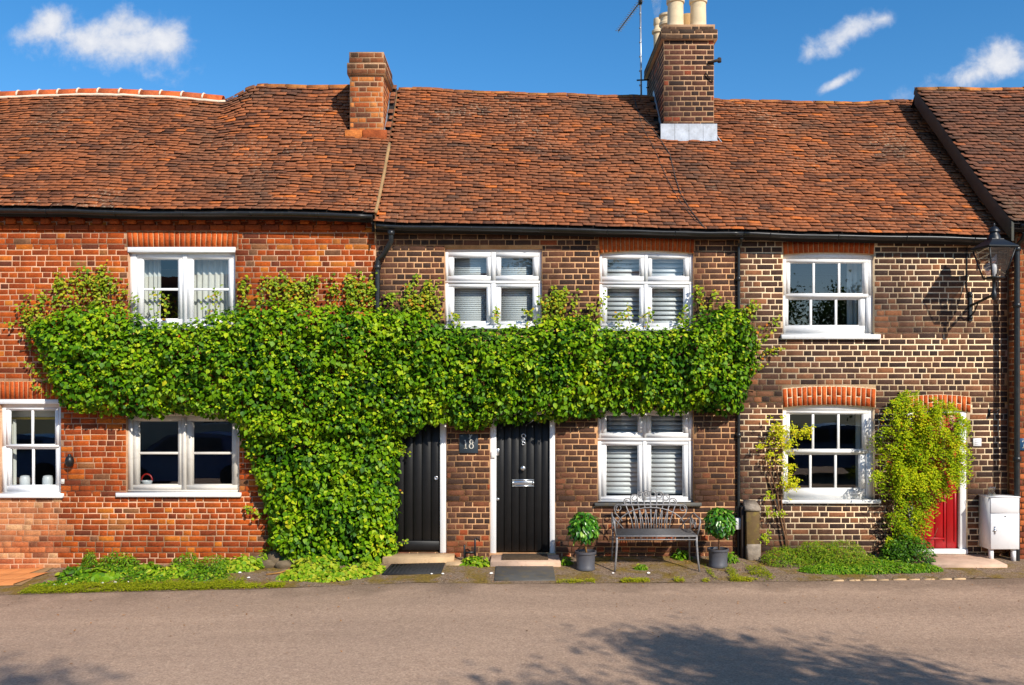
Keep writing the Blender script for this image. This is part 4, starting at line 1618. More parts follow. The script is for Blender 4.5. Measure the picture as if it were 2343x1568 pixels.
# ------------------------------------------------------------------ the climber over the first floor
YI = -.22
G = 4
x_lo, x_hi, y_lo, y_hi = 20, 1780, 640, 1360
gw, gh = (x_hi - x_lo) // G, (y_hi - y_lo) // G
maskg = np.zeros((gh, gw), bool)
for j in range(gh):
    for i in range(gw):
        px, py = x_lo + i * G, y_lo + j * G
        wob = 9 * nz(px * .02, py * .02, 4.0) + 6 * nz(px * .06, py * .06, 9.0)
        maskg[j, i] = in_ivy(px + wob, py + 9 * nz(px * .02, py * .02, 14.0) + 6 * nz(px * .05, py * .05, 19.0))
dist = np.zeros((gh, gw))
cur = maskg.copy()
for s_ in range(24):
    dist[cur] += G
    c = cur.copy()
    c[1:] &= cur[:-1]; c[:-1] &= cur[1:]; c[:, 1:] &= cur[:, :-1]; c[:, :-1] &= cur[:, 1:]
    c[0] = c[-1] = False
    cur = c
hgt = np.zeros((gh, gw))
for j in range(gh):
    for i in range(gw):
        if maskg[j, i]:
            px, py = x_lo + i * G, y_lo + j * G
            e = min(1, dist[j, i] / 84)
            base = .40 * math.sqrt(max(0, 1 - (1 - e) ** 2)) + .05
            X, Z = WX(px), WZ(py)
            n_ = nz(X * 2.2, Z * 2.6, 1.0) * .13 + nz(X * 5.2, Z * 6, 5.0) * .13 + nz(X * 10, Z * 11, 8.0) * .07
            low = 1.0 if py < 985 else .8
            hgt[j, i] = max(.03, (base + n_ * (.35 + .65 * e)) * low)
gy, gx = np.gradient(hgt, G / 170.0)
cells = np.argwhere(maskg)
ivy = thing('climbing_plant', (WX(790), -.2, gz(WX(790), -.3)), 'large green leafy climber spreading across the cottage fronts above the doors', 'climber')
ivy_pl, tip_pl = [], []
NL = 35000
sel = cells[NR.integers(0, len(cells), NL)]
for (j, i) in sel:
    px, py = x_lo + (i + R.random()) * G, y_lo + (j + R.random()) * G
    h = hgt[j, i]
    uu = R.random()
    dep = h * (1 - .42 * uu ** 1.6) if R.random() < .74 else h * R.uniform(.1, .7)
    dep += R.uniform(-.015, .02)
    Y = -max(.02, dep)
    # pixel outline was taken on a plane in front of the wall
    X, Z = WX(px, YI), WZ(py, YI)
    n = np.array((-gx[j, i] * -1.0, -1.0, gy[j, i] * 1.0)) * 1.0
    n = np.array((gx[j, i] * -1.0 * -1.0 * -1.0, -1.0, gy[j, i]))
    n = n / np.linalg.norm(n) * .9 + np.array((.12, 0, .5)) + NR.normal(0, .42, 3)
    tip = np.array((0, -.35, -1.0)) + NR.normal(0, .5, 3)
    size = R.uniform(.040, .072) * (1 if R.random() < .85 else 1.3)
    if py > 1040: size *= 1.1
    outer = dep / max(h, .05)
    t = .42 + .13 * R.gauss(0, 1) + .3 * nz(X * 2.5, Z * 2.5, 2.0) + .1 * max(0, (800 - py) / 110)  # clump noise puts shading by clumps into the tint, over random leaf tone
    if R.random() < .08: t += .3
    if outer < .75: t -= .14  # inner leaves darker: shade of the hollows put into their colour
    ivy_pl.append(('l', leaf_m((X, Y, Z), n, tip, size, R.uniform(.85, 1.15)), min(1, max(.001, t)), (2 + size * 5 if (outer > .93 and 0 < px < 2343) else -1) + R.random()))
# young bright shoots standing out of the face
for q in range(900):
    j, i = cells[R.randrange(len(cells))]
    px, py = x_lo + i * G, y_lo + j * G
    h = hgt[j, i]
    X, Z = WX(px, YI), WZ(py, YI)
    d = np.array((R.gauss(0, .4), -1, R.gauss(.5, .4))); d /= np.linalg.norm(d)
    for k_ in range(4):
        p = np.array((X, -h, Z)) + d * (.0 + .022 * k_)
        n = np.array((0, -.6, .8)) + NR.normal(0, .4, 3)
        tip = np.array((R.gauss(0, 1), -.6, R.gauss(-.1, .6)))
        ivy_pl.append(('l', leaf_m(p, n, tip, R.uniform(.024, .042)), min(1, R.uniform(.6, .9)), -1))
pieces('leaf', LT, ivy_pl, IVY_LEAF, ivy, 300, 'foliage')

# sparse sprigs running up the brickwork: (px, py bottom, py top, spread)
SPRIGS = []
for (a, b, top, bot, n_, hh) in ((120, 180, 612, 690, 5, .06), (200, 262, 600, 690, 8, .08), (60, 120, 668, 740, 4, .05), (262, 300, 650, 700, 3, .05),
                                 (540, 600, 632, 690, 6, .06), (600, 690, 616, 690, 9, .07), (700, 726, 612, 690, 3, .04), (745, 860, 620, 690, 11, .07),
                                 (868, 900, 650, 700, 3, .04), (930, 955, 624, 700, 2, .03), (965, 1015, 640, 720, 5, .05), (1240, 1300, 655, 720, 6, .05),
                                 (1300, 1375, 662, 720, 6, .05), (1598, 1645, 654, 705, 5, .05), (1655, 1715, 684, 720, 6, .07), (1050, 1100, 690, 740, 3, .04),
                                 (1110, 1240, 690, 740, 4, .04), (1385, 1580, 690, 745, 8, .04), (310, 530, 660, 725, 9, .04), (900, 1010, 670, 720, 9, .05)):
    for q in range(int(n_ * (1.5 if bot - top > 60 and a not in (310, 1385, 1110, 1050) else .6))):
        x = R.uniform(a, b)
        SPRIGS.append([(x, bot + 10), (x + R.uniform(-12, 12), (bot + top) / 2 + R.uniform(-10, 10)), (x + R.uniform(-14, 14), top + R.random() ** 1.6 * (bot - top) * .8)])
SPRIGS += [[(1700, 830), (1740, 790), (1765, 752), (1778, 722)], [(1700, 870), (1740, 812), (1765, 802), (1782, 796)], [(1700, 850), (1730, 840), (1748, 838)],
           [(1690, 800), (1726, 780), (1740, 745)], [(1700, 720), (1722, 706), (1736, 700)], [(100, 760), (60, 730), (22, 745)], [(110, 740), (70, 712), (50, 700)],
           [(110, 800), (70, 768), (55, 760)], [(115, 850), (78, 800), (66, 770)], [(120, 880), (85, 850), (70, 828)], [(125, 900), (92, 895), (84, 876)],
           [(115, 770), (80, 755), (58, 742)], [(895, 1150), (908, 1148), (915, 1120)], [(895, 1255), (912, 1248), (926, 1238)], [(895, 1040), (915, 1030), (925, 1018)],
           [(600, 1180), (578, 1168), (566, 1160)], [(905, 1000), (918, 1030), (930, 1038)]]
stems = MB()
for sp in SPRIGS:
    pts = []
    for k_ in range(len(sp) - 1):
        for t in (0, .25, .5, .75):
            a, b = sp[k_], sp[k_ + 1]
            pts.append((a[0] + (b[0] - a[0]) * t + R.uniform(-1.5, 1.5), a[1] + (b[1] - a[1]) * t))
    pts.append(sp[-1])
    P3 = [(WX(x, -.03), -.025 - .02 * R.random(), WZ(y, -.03)) for x, y in pts]
    stems.tube(P3, [.0042 - .0028 * k_ / len(P3) for k_ in range(len(P3))], 4)
    n_ = max(7, int(len(P3) * 3.4))
    for k_ in range(n_):
        f = (k_ + R.random()) / n_ * (len(P3) - 1)
        i0 = min(int(f), len(P3) - 2)
        p = np.array(P3[i0]) + (np.array(P3[i0 + 1]) - np.array(P3[i0])) * (f - i0)
        p = p + np.array((R.gauss(0, .034), -R.random() * .07, R.gauss(0, .02)))
        n = np.array((R.gauss(0, .5), -.8, .6 + R.gauss(0, .3)))
        tip = np.array((R.gauss(0, 1), -.4, R.gauss(-.1, .7)))
        tip_pl.append(('l', leaf_m(p, n, tip, R.uniform(.026, .056)), min(1, max(.001, R.gauss(.5, .25))), -1))
# woody framework inside
for q in range(70):
    x = R.uniform(130, 1680)
    y = R.uniform(760, 900)
    stems.tube([(WX(x, YI) + k_ * .12 * (1 if q % 2 else -1), -.05 - .05 * math.sin(k_ * .8), WZ(y, YI) + .04 * math.sin(k_ * 1.3 + q)) for k_ in range(8)], .008, 5)
for q in range(9):
    x = 700 + q * 22
    stems.tube([(WX(x, YI) + .05 * math.sin(k_ + q), -.12, gz(WX(x), -.1) - .03 + k_ * .32) for k_ in range(8)], .016, 6)
tag(stems.build('stem', BARK, ivy), kind='stuff')
join('shoot_foliage', LT, tip_pl, IVY_TIP, ivy)


def scatter_leaves(n, pf, size, tintf, nf, tipf=None, wid=(.85, 1.15), prio=None):
    out = []
    for q in range(n):
        p = pf()
        if p is None: continue
        nn = nf(p)
        tp = tipf(p) if tipf else np.array((R.gauss(0, 1), R.gauss(-.3, .6), R.gauss(-.2, .8)))
        out.append(('l', leaf_m(p, nn, tp, R.uniform(*size), R.uniform(*wid)), min(1, max(.001, tintf(p))), prio(p) if prio else -1))
    return out


# ------------------------------------------------------------------ golden climber by the red door
gold = thing('climbing_plant', (WX(2060, -.15), -.15, gz(WX(2060), -.15)), 'yellow green feathery climber growing over the left side of the red door', 'climber')
GP = [(2018, 950), (2040, 905), (2075, 890), (2120, 908), (2180, 922), (2207, 960), (2206, 1030), (2194, 1078), (2155, 1110), (2128, 1140), (2110, 1180), (2100, 1230),
      (2108, 1268), (2060, 1290), (2034, 1250), (2016, 1150), (2010, 1050), (2004, 1000)]
gl = []
cl = []
while len(cl) < 350:
    px, py = R.uniform(2000, 2212), R.uniform(885, 1280)
    if inpoly(px, py, GP):
        dens = 1.0 if py < 1110 else .6
        if px < 2050: dens *= .5
        if R.random() < dens:
            cl.append((px, py))
for (px, py) in cl:
    yy = -R.uniform(.03, .30) * (1 if py < 1100 else .7)
    c = np.array((WX(px, yy), yy, WZ(py, yy)))
    main = np.array((R.gauss(.15, .6), -.35, R.gauss(-.25, .35))); main /= np.linalg.norm(main)
    for s_ in range(7):
        d = main + NR.normal(0, .45, 3); d /= np.linalg.norm(d)
        for k_ in range(9):
            p = c + d * (.018 * k_) + np.array((0, 0, -.0016 * k_ * k_))
            side = 1 if k_ % 2 else -1
            sd = np.cross(d, (0, -1, .3)); sd /= np.linalg.norm(sd)
            t = R.gauss(.36, .2) + .35 * nz(c[0] * 4, c[2] * 4) - (.12 if py > 1100 else 0)
            if R.random() < .02: t = 1
            gl.append(('l', leaf_m(p, np.array((R.gauss(0, .4), -.6, .8)), d * .6 + sd * side, R.uniform(.026, .048), 1.3), min(1, max(.001, t)), -1))
join('foliage', NTm, gl, GOLD_LEAF, gold)
m = MB()
for q in range(16):
    x = R.uniform(2030, 2090)
    pts = [(x + 0, 1285)]
    while pts[-1][1] > R.uniform(930, 1050):
        pts.append((pts[-1][0] + R.gauss(0, 10) + (.5 * (2070 - pts[-1][0]) * .1), pts[-1][1] - 24))
    sm_ = MB()
    sm_.tube([(WX(a, -.06), -.04 - .03 * math.sin(k_ + q), WZ(b, -.06)) for k_, (a, b) in enumerate(pts)], [.009 - .006 * k_ / len(pts) for k_ in range(len(pts))], 5)
    sm_.build('stem', BARK, gold)
for q in range(50):
    x, y = R.uniform(2012, 2110), R.uniform(1000, 1260)
    m.tube([(WX(x + 9 * k_ * (1 if q % 2 else -1), -.08), -.05 - .01 * k_, WZ(y - 7 * k_ + R.gauss(0, 5), -.08)) for k_ in range(5)], .003, 4)
tag(m.build('twigs', BARK, gold), kind='stuff')

gold2 = thing('climbing_plant', (WX(1805, -.12), -.12, gz(WX(1805), -.12)), 'small yellow leaved climber on twin stems left of the sash window', 'climber')
gl = []
for (px, py, rx, ry, n_) in ((1785, 985, 30, 22, 26), (1830, 990, 26, 14, 14), (1800, 1015, 22, 20, 14), (1770, 1040, 16, 14, 5), (1795, 1065, 22, 26, 12), (1805, 1105, 26, 20, 14),
                             (1740, 1020, 12, 8, 4), (1815, 1110, 20, 16, 8), (1760, 1175, 12, 12, 3), (1790, 1175, 14, 6, 3), (1750, 1225, 12, 10, 5), (1760, 1130, 8, 20, 3), (1845, 985, 14, 8, 6)):
    for q in range(n_ * 2):
        px2, py2 = px + R.gauss(0, rx * .55), py + R.gauss(0, ry * .55)
        yy = -R.uniform(.05, .2)
        c = np.array((WX(px2, yy), yy, WZ(py2, yy)))
        for k_ in range(9):
            p = c + NR.normal(0, .016, 3)
            t = R.gauss(.72, .15) if py < 1120 else R.gauss(.4, .15)
            gl.append(('l', leaf_m(p, np.array((R.gauss(0, .5), -.7, .6)), NR.normal(0, 1, 3), R.uniform(.02, .036)), min(.97, max(.001, t)), -1))
join('foliage', OT, gl, GOLD_LEAF, gold2)
m = MB()
for pts, r in (([(1802, 1272), (1797, 1230), (1786, 1180), (1779, 1130), (1764, 1085), (1756, 1060), (1770, 1030), (1786, 1000)], .013),
               ([(1808, 1272), (1800, 1220), (1792, 1175), (1786, 1120), (1775, 1060), (1772, 1020), (1778, 985)], .013),
               ([(1786, 1180), (1775, 1150), (1760, 1090), (1757, 1060)], .007), ([(1779, 1130), (1790, 1100), (1808, 1090), (1820, 1085)], .005),
               ([(1770, 1030), (1790, 1010), (1815, 990), (1845, 978)], .005), ([(1772, 1020), (1750, 1015), (1735, 1018)], .004),
               ([(1786, 1000), (1784, 980), (1790, 962)], .005), ([(1800, 1220), (1770, 1190), (1755, 1160)], .004)):
    m = MB()
    m.tube([(WX(a, -.08), -.06 - .02 * math.sin(k_ * 2 + a), WZ(b, -.08)) for k_, (a, b) in enumerate(pts)], [r * (1 - .6 * k_ / len(pts)) for k_ in range(len(pts))], 6)
    m.build('stem', BARK, gold2)


# ------------------------------------------------------------------ low planting
def mound(name, label, cat, spots, n, size, mat, tmpl, tintmu, nup=1.0, group=None, stem=None, tsd=.2):
    """spots: (px, base Y, half width m, half depth m, height m)"""
    cx_ = sum(s[0] for s in spots) / len(spots)
    Xc = WX(cx_, spots[0][1])
    o = thing(name, (Xc, spots[0][1], gz(Xc, spots[0][1])), label, cat, group)
    pl_ = []
    sm = MB()
    for (px, Yc, rx, ry, hh) in spots:
        X0 = WX(px, Yc)
        for q in range(int(n * 2.0 * math.pi * rx * (ry + hh * .7) / (.35 * (sum(size) / 2) ** 2) * .75) + 20):
            a = R.random() * 2 * math.pi
            rr = math.sqrt(R.random())
            dx, dy = rr * math.cos(a), rr * math.sin(a)
            top = hh * math.sqrt(max(0, 1 - rr * rr * .96)) * (1 + .35 * nz((X0 + dx * rx) * 9, dy * 4, hh * 9))
            h = top * (1 - .7 * R.random() ** 1.7)
            x, y = X0 + dx * rx, min(-.02, Yc + dy * ry)
            p = (x, y, gz(x, y) + max(.008, h))
            nn = np.array((dx * .6, dy * .6 - .35, nup)) + NR.normal(0, .35, 3)
            tip = np.array((dx + R.gauss(0, .6), dy - .4 + R.gauss(0, .6), R.gauss(-.1, .35)))
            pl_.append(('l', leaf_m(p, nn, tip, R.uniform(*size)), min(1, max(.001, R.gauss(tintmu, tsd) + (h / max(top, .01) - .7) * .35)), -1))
        for q in range(int(8 + 12 * rx)):
            a = R.random() * 2 * math.pi
            x, y = X0 + R.random() * rx * .8 * math.cos(a), min(-.03, Yc + R.random() * ry * .8 * math.sin(a))
            z = gz(x, y)
            sm.tube([(x, y, z - .01), (x + R.gauss(0, .02), y - .01, z + hh * .45), (x + R.gauss(0, .05), y - .03, z + hh * .8)], .003, 4)
    tag(sm.build('stem', stem or GREENSTEM, o), kind='stuff')
    join('foliage', tmpl, pl_, mat, o)
    return o


LOWG = 'weeds along the foot of the red brick wall'
weeds = [
    ('dark broad leaved weed in front of the tiled path corner, leftmost of the weeds', [(182, -.42, .2, .14, .13)], (.05, .1), WEED_LEAF, OT, .28),
    ('upright pale weed with narrow leaves against the red brick wall', [(268, -.14, .24, .1, .22)], (.025, .06), WEED_LEAF, NTm, .5),
    ('low dock weed with large round leaves above the moss strip', [(225, -.62, .18, .12, .1)], (.07, .13), WEED_LEAF, LT, .55),
    ('tuft of strap leaved weed midway along the red brick wall', [(345, -.5, .15, .12, .16)], (.09, .16), WEED_LEAF, NTm, .62),
    ('rosette of toothed bright weed right of the strap leaved tuft', [(395, -.55, .2, .13, .12)], (.05, .09), WEED_LEAF, OT, .7),
    ('feathery green weed clump under the casement window sill', [(425, -.2, .16, .1, .2)], (.02, .05), WEED_LEAF, NTm, .45),
    ('feathery weed clump between rosette and round leaved clump', [(490, -.42, .17, .12, .22)], (.02, .05), WEED_LEAF, NTm, .5),
    ('bright round leaved weed clump, rightmost before the rubble stones', [(592, -.36, .24, .14, .16)], (.04, .075), WEED_LEAF, LT, .72),
    ('thin weed shoot climbing the brick wall right of the sash window', [(205, -.05, .08, .03, .24)], (.02, .045), WEED_LEAF, NTm, .55),
    ('seedling with pale leaves at the wall by the climber shadow', [(655, -.12, .07, .05, .2)], (.03, .06), WEED_LEAF, OT, .7),
]
for lb, sp, sz, mt, tm_, mu in weeds:
    mound('weed', lb, 'weed', [(s[0] * .93 if s[0] > 500 else s[0], s[1], s[2] * 1.25, s[3] * 1.2, s[4] * .95) for s in sp], 1.3, sz, mt, tm_, mu, group=LOWG)
mound('ground_cover', 'low mat of mixed small weeds between moss strip and red brick wall', 'ground cover',
      [(175, -.7, .3, .16, .06), (250, -.4, .35, .25, .07), (330, -.72, .35, .2, .06), (320, -.3, .3, .2, .08), (420, -.45, .35, .25, .07), (470, -.72, .3, .18, .06), (520, -.35, .3, .22, .06), (110, -.85, .2, .1, .04)],
      .9, (.025, .06), WEED_LEAF, OT, .42, tsd=.3)
mound('weed', 'bright green weed at the iron boot scraper between the two black doors', 'weed', [(1085, -.36, .16, .09, .1), (1108, -.45, .09, .06, .06)], 2.6, (.04, .08), WEED_LEAF, OT, .72)
mound('weed', 'small weed between the stone doorstep and the left potted tree', 'weed', [(1296, -.4, .06, .06, .1)], 3, (.04, .07), WEED_LEAF, NTm, .5)
mound('weed', 'small sprig of weed growing under the bench seat', 'weed', [(1466, -.62, .07, .05, .07)], 3, (.03, .06), WEED_LEAF, NTm, .6)
mound('weed', 'leafy weed beside the right potted tree, under the bench end', 'weed', [(1560, -.12, .1, .06, .1)], 3, (.05, .09), WEED_LEAF, OT, .45)
mound('weed', 'thin weed stems between right potted tree and timber post', 'weed', [(1668, -.3, .1, .08, .13)], 3, (.03, .08), WEED_LEAF, NTm, .5)
# yellowing trailing growth at the foot of the big climber
mound('trailing_plant', 'yellow green trailing growth spilling onto the road below the big climber', 'plant',
      [(690, -.86, .3, .14, .1), (745, -.95, .3, .12, .08), (800, -.82, .3, .14, .1), (850, -.66, .16, .12, .12), (720, -.6, .3, .15, .2)], 1.3, (.03, .075), WEED_LEAF, LT, .8)
# evergreen ground shrubs at the right
mound('low_shrub', 'low spreading shrub with bronze top beneath the lower sash window', 'shrub',
      [(1800, -.35, .33, .24, .2), (1870, -.32, .36, .26, .28), (1925, -.36, .36, .28, .27), (1965, -.45, .3, .2, .16)], 1.1, (.016, .038), SHRUB_LEAF, NTm, .45, .8, stem=BARK, tsd=.22)
mound('low_shrub', 'dark rounded shrub at the foot of the golden climber by the doorstep', 'shrub',
      [(2085, -.3, .3, .2, .36), (2050, -.25, .2, .16, .3)], 1.0, (.025, .05), WEED_LEAF, OT, .2, .8, stem=BARK)
mound('ground_cover', 'mat of bright green ground cover along the road edge before the red door', 'ground cover',
      [(1900, -.72, .4, .14, .09), (1975, -.72, .4, .14, .08), (2050, -.68, .4, .14, .1), (2110, -.66, .25, .12, .08), (2000, -.5, .3, .16, .1)], 1.5, (.018, .04), WEED_LEAF, OT, .5)

# moss along the road edge, too small to count
pl_ = []
for q in range(26000):
    seg = R.random()
    if seg < .6:
        X = R.uniform(WX(60, -1), WX(560, -1)); w_ = .30
        c = ye(X) + .16
        t0 = .62
    elif seg < .7:
        X = R.uniform(WX(560, -1), WX(660, -1)); w_ = .1; c = ye(X) + .08; t0 = .75
    elif seg < .9:
        X = R.uniform(WX(1270, -1), WX(1760, -1)); w_ = .09; c = ye(X) + .05 + .08 * nz(X * 2); t0 = .85
        if nz(X * 3, 8.0) < -.02: continue
    else:
        X = R.uniform(WX(1620, -.8), WX(1760, -.8)); w_ = .35; c = ye(X) + .35; t0 = .6
        if nz(X * 4, 3.0) < -.1: continue
    y = c + R.gauss(0, w_ * .42)
    if nz(X * 4.5, y * 7, 2.0) < R.uniform(-.45, .05): continue
    if y < ye(X) + .01: y = ye(X) + .01 + R.random() * .03
    z = gz(X, y) + .006 + R.random() * (.03 + .04 * max(0, nz(X * 6, y * 6, 7.0)))
    pl_.append(('l', leaf_m((X, y, z), np.array((R.gauss(0, .4), -.3, 1)), NR.normal(0, 1, 3) * (1, 1, .3), R.uniform(.012, .03)), min(1, max(.001, R.gauss(t0 - .2, .2))), -1))
mo = join('moss', OT, pl_, MOSS_LEAF, None)
tag(mo, 'yellow green moss lining the edge of the forecourt', 'moss', kind='stuff')
pl_ = []
for q in range(2600):
    X = R.uniform(WX(40, -1), WX(2300, -1))
    y = ye(X) * (R.random() ** .7 if R.random() < .5 else R.random() ** 2) - (.0 if R.random() < .8 else R.random() * 3)
    z = gz(X, y) if y > ye(X) else road_z(X, y)
    pl_.append(('l', leaf_m((X, y, z + .012), np.array((R.gauss(0, .25), R.gauss(0, .25), 1)), NR.normal(0, 1, 3) * (1, 1, .1), R.uniform(.012, .035)), R.random(), -1))
tag(join('leaf_litter', OT, pl_, LITTER, None), 'dry brown litter scattered over forecourt and road edge', 'litter', kind='stuff')
pl_ = []
for px, py in ((120, 1347), (165, 1333), (260, 1322), (230, 1352), (290, 1324), (565, 1342), (985, 1336), (1120, 1330), (1640, 1290), (1480, 1340), (545, 1300), (700, 1345), (1010, 1338), (1400, 1336), (148, 1340)):
    Y = -.85 if py > 1320 else -.6
    X = WX(px, Y)
    zz = (gz(X, Y) if Y > ye(X) else road_z(X, Y)) + .02
    pl_.append(('l', leaf_m((X, Y, zz), (0, -.6, .8), (1, 0, .2), R.uniform(.03, .05), 1.3), .5, -1))
tag(join('petal_litter', OT, pl_, PETAL, None), 'fallen white petals at the road edge', 'petals', kind='stuff')

# ================================================================== FORECOURT PIECES
def slab(name, x0, x1, y0, y1, z, th, mat, label, cat, group=None, c=.008, tilt=0.0):
    m = MB()
    V = []
    for dz, i in ((-th, 0), (-c, 0), (0, c)):
        for x, y in ((x0 + i, y0 + i), (x1 - i, y0 + i), (x1 - i, y1 - i), (x0 + i, y1 - i)):
            V.append((x + .004 * nz(x * 9, y * 9), y, z + dz + tilt * (y - y1)))
    P = [(8, 9, 10, 11)]
    for r in range(2):
        for i in range(4):
            j = (i + 1) % 4
            P.append((r * 4 + i, r * 4 + j, r * 4 + 4 + j, r * 4 + 4 + i))
    m.add(V, P)
    return tag(m.build(name, mat), label, cat, group)


m = MB()
tp = tag(grid_obj('tiled_path', [WX(-60), WX(20), WX(70), WX(122)], lambda X: [-.78, -.4, -.0], lambda X, Y: gz(X, Y) + .012, CEMENT), kind='structure')
for i in range(6):
    for j in range(3):
        xa, xb = WX(-90) + i * .255, WX(-90) + i * .255 + .25
        ya, yb = -.77 + j * .255, -.77 + j * .255 + .25
        sk = lambda x, y: x + (y + .4) * .35
        if sk(xb, ya) > WX(128): continue
        q = MB()
        q.add([(sk(xa, ya), ya, gz(xa, ya) + .022), (sk(xb, ya), ya, gz(xb, ya) + .022), (sk(xb, yb), yb, gz(xb, yb) + .022), (sk(xa, yb), yb, gz(xa, yb) + .022),
               (sk(xa, ya), ya, gz(xa, ya) - .01), (sk(xb, ya), ya, gz(xb, ya) - .01)], [(0, 1, 2, 3), (4, 5, 1, 0)])
        q.build('path_tile', QUARRY, tp)

slab('doorstep', WX(880, -.1), WX(1040, -.1), -.3, -.002, WZ(1266, 0), .14, STONE, 'buff sandstone step below the black door half hidden by the climber', 'doorstep')
m = MB()
Y0, Y1 = -.82, -.36
mo_ = MB()
cs = [(WX(874, Y0), Y0), (WX(1009, Y0), Y0 + .01), (WX(1018, Y1), Y1), (WX(896, Y1), Y1 - .01)]
V_ = [(x, y, gz(x, y) + .006) for x, y in cs] + [(x, y, gz(x, y) + .024) for x, y in cs]
mo_.add(V_, [(4, 5, 6, 7), (0, 1, 5, 4), (1, 2, 6, 5), (2, 3, 7, 6), (3, 0, 4, 7)])
mt_ = mo_.build('doormat', RUBBER)
tag(mt_, 'black rubber doormat lying on the ground below the sandstone step', 'doormat')
rb = MB()
for i in range(14):
    f = (i + .5) / 14
    a = [V_[4][k_] + (V_[5][k_] - V_[4][k_]) * f for k_ in range(3)]
    b = [V_[7][k_] + (V_[6][k_] - V_[7][k_]) * f for k_ in range(3)]
    rb.tube([(a[0], a[1] + .02, a[2] + .001), (b[0], b[1] - .02, b[2] + .001)], .006, 4)
rb.build('rib', RUBBER, mt_)
slab('flagstone', WX(1020, -.3), WX(1066, -.3), -.42, -.16, gz(-.8, -.3) + .02, .05, STONE, 'worn round edged flagstone right of the black rubber doormat', 'stone', None, .02)
slab('doorstep', WX(1122, -.5), WX(1283, -.5), -.5, .0, -.006, .12, PINKSTONE, 'pinkish stone step with a coir mat below the black door with letter box', 'doorstep')
slab('doormat', WX(1149, -.3), WX(1254, -.3), -.4, -.03, .014, .02, COIR, 'brown coir doormat on the pinkish stone step', 'doormat', None, .004)
slab('slate_slab', WX(1132, -1), WX(1270, -1), -1.12, -.52, gz(0, -.52) + .02, .03, SLATE, 'dark slate slab on the ground below the pinkish stone step', 'slab', None, .004, .085)
slab('doorstep', WX(2118, -.3), WX(2280, -.3), -.56, -.002, .0, .06, PINKSTONE, 'pale stone slab before the red door', 'doorstep', None, .006, .06)
for i in range(9):
    xa = WX(1890, -.9) + i * .19
    q = MB()
    yq = ye(xa) + .02
    q.box(xa + .02 * R.random(), xa + .13 + .05 * R.random(), yq - .025, yq + .03, gz(xa, yq) - .05, gz(xa, yq) + .006 + .008 * R.random(), .01)
    tag(q.build('edging_stone', STONE), 'small pale kerb stone by the road, %s from the left along the ground cover' % ('first', 'second', 'third', 'fourth', 'fifth', 'sixth', 'seventh', 'eighth', 'ninth')[i], 'kerb stone', 'edging stones along the ground cover')
for i, (px, yy, rr_, sq, lb) in enumerate(((592, -.12, .09, (1.2, .8, .8), 'mossy rubble stone nearest the casement window, at the wall foot'), (632, -.14, .12, (1.1, .8, 1.0), 'tallest mossy rubble stone beside the big climber stem'),
                              (668, -.22, .1, (1.2, .8, .8), 'mossy rubble stone half under the big climber leaves'), (612, -.34, .085, (1.3, .8, .7), 'low flat rubble stone in front of the mossy pile'),
                              (648, -.38, .08, (1.3, .8, .75), 'small rubble stone in front of the tallest mossy stone'))):
    q = MB()
    X = WX(px, yy)
    q.ball((X, yy, gz(X, yy) + rr_ * .45), rr_, 14, 9, sq, .35)
    tag(q.build('rubble_stone', RUBBLE, None, True), lb, 'stone', 'rubble stones at the climber foot')
q = MB()
q.tube([(WX(610, -.7), -.72, gz(WX(610), -.7) + .02), (WX(640, -.7), -.68, gz(WX(640), -.7) + .03), (WX(668, -.65), -.6, gz(WX(660), -.6) + .06), (WX(690, -.6), -.5, gz(WX(690), -.5) + .14)], [.012, .011, .008, .004], 6)
tag(q.build('dead_branch', TANSTEM), 'bare pale dead branch lying beside the rubble stones', 'branch')


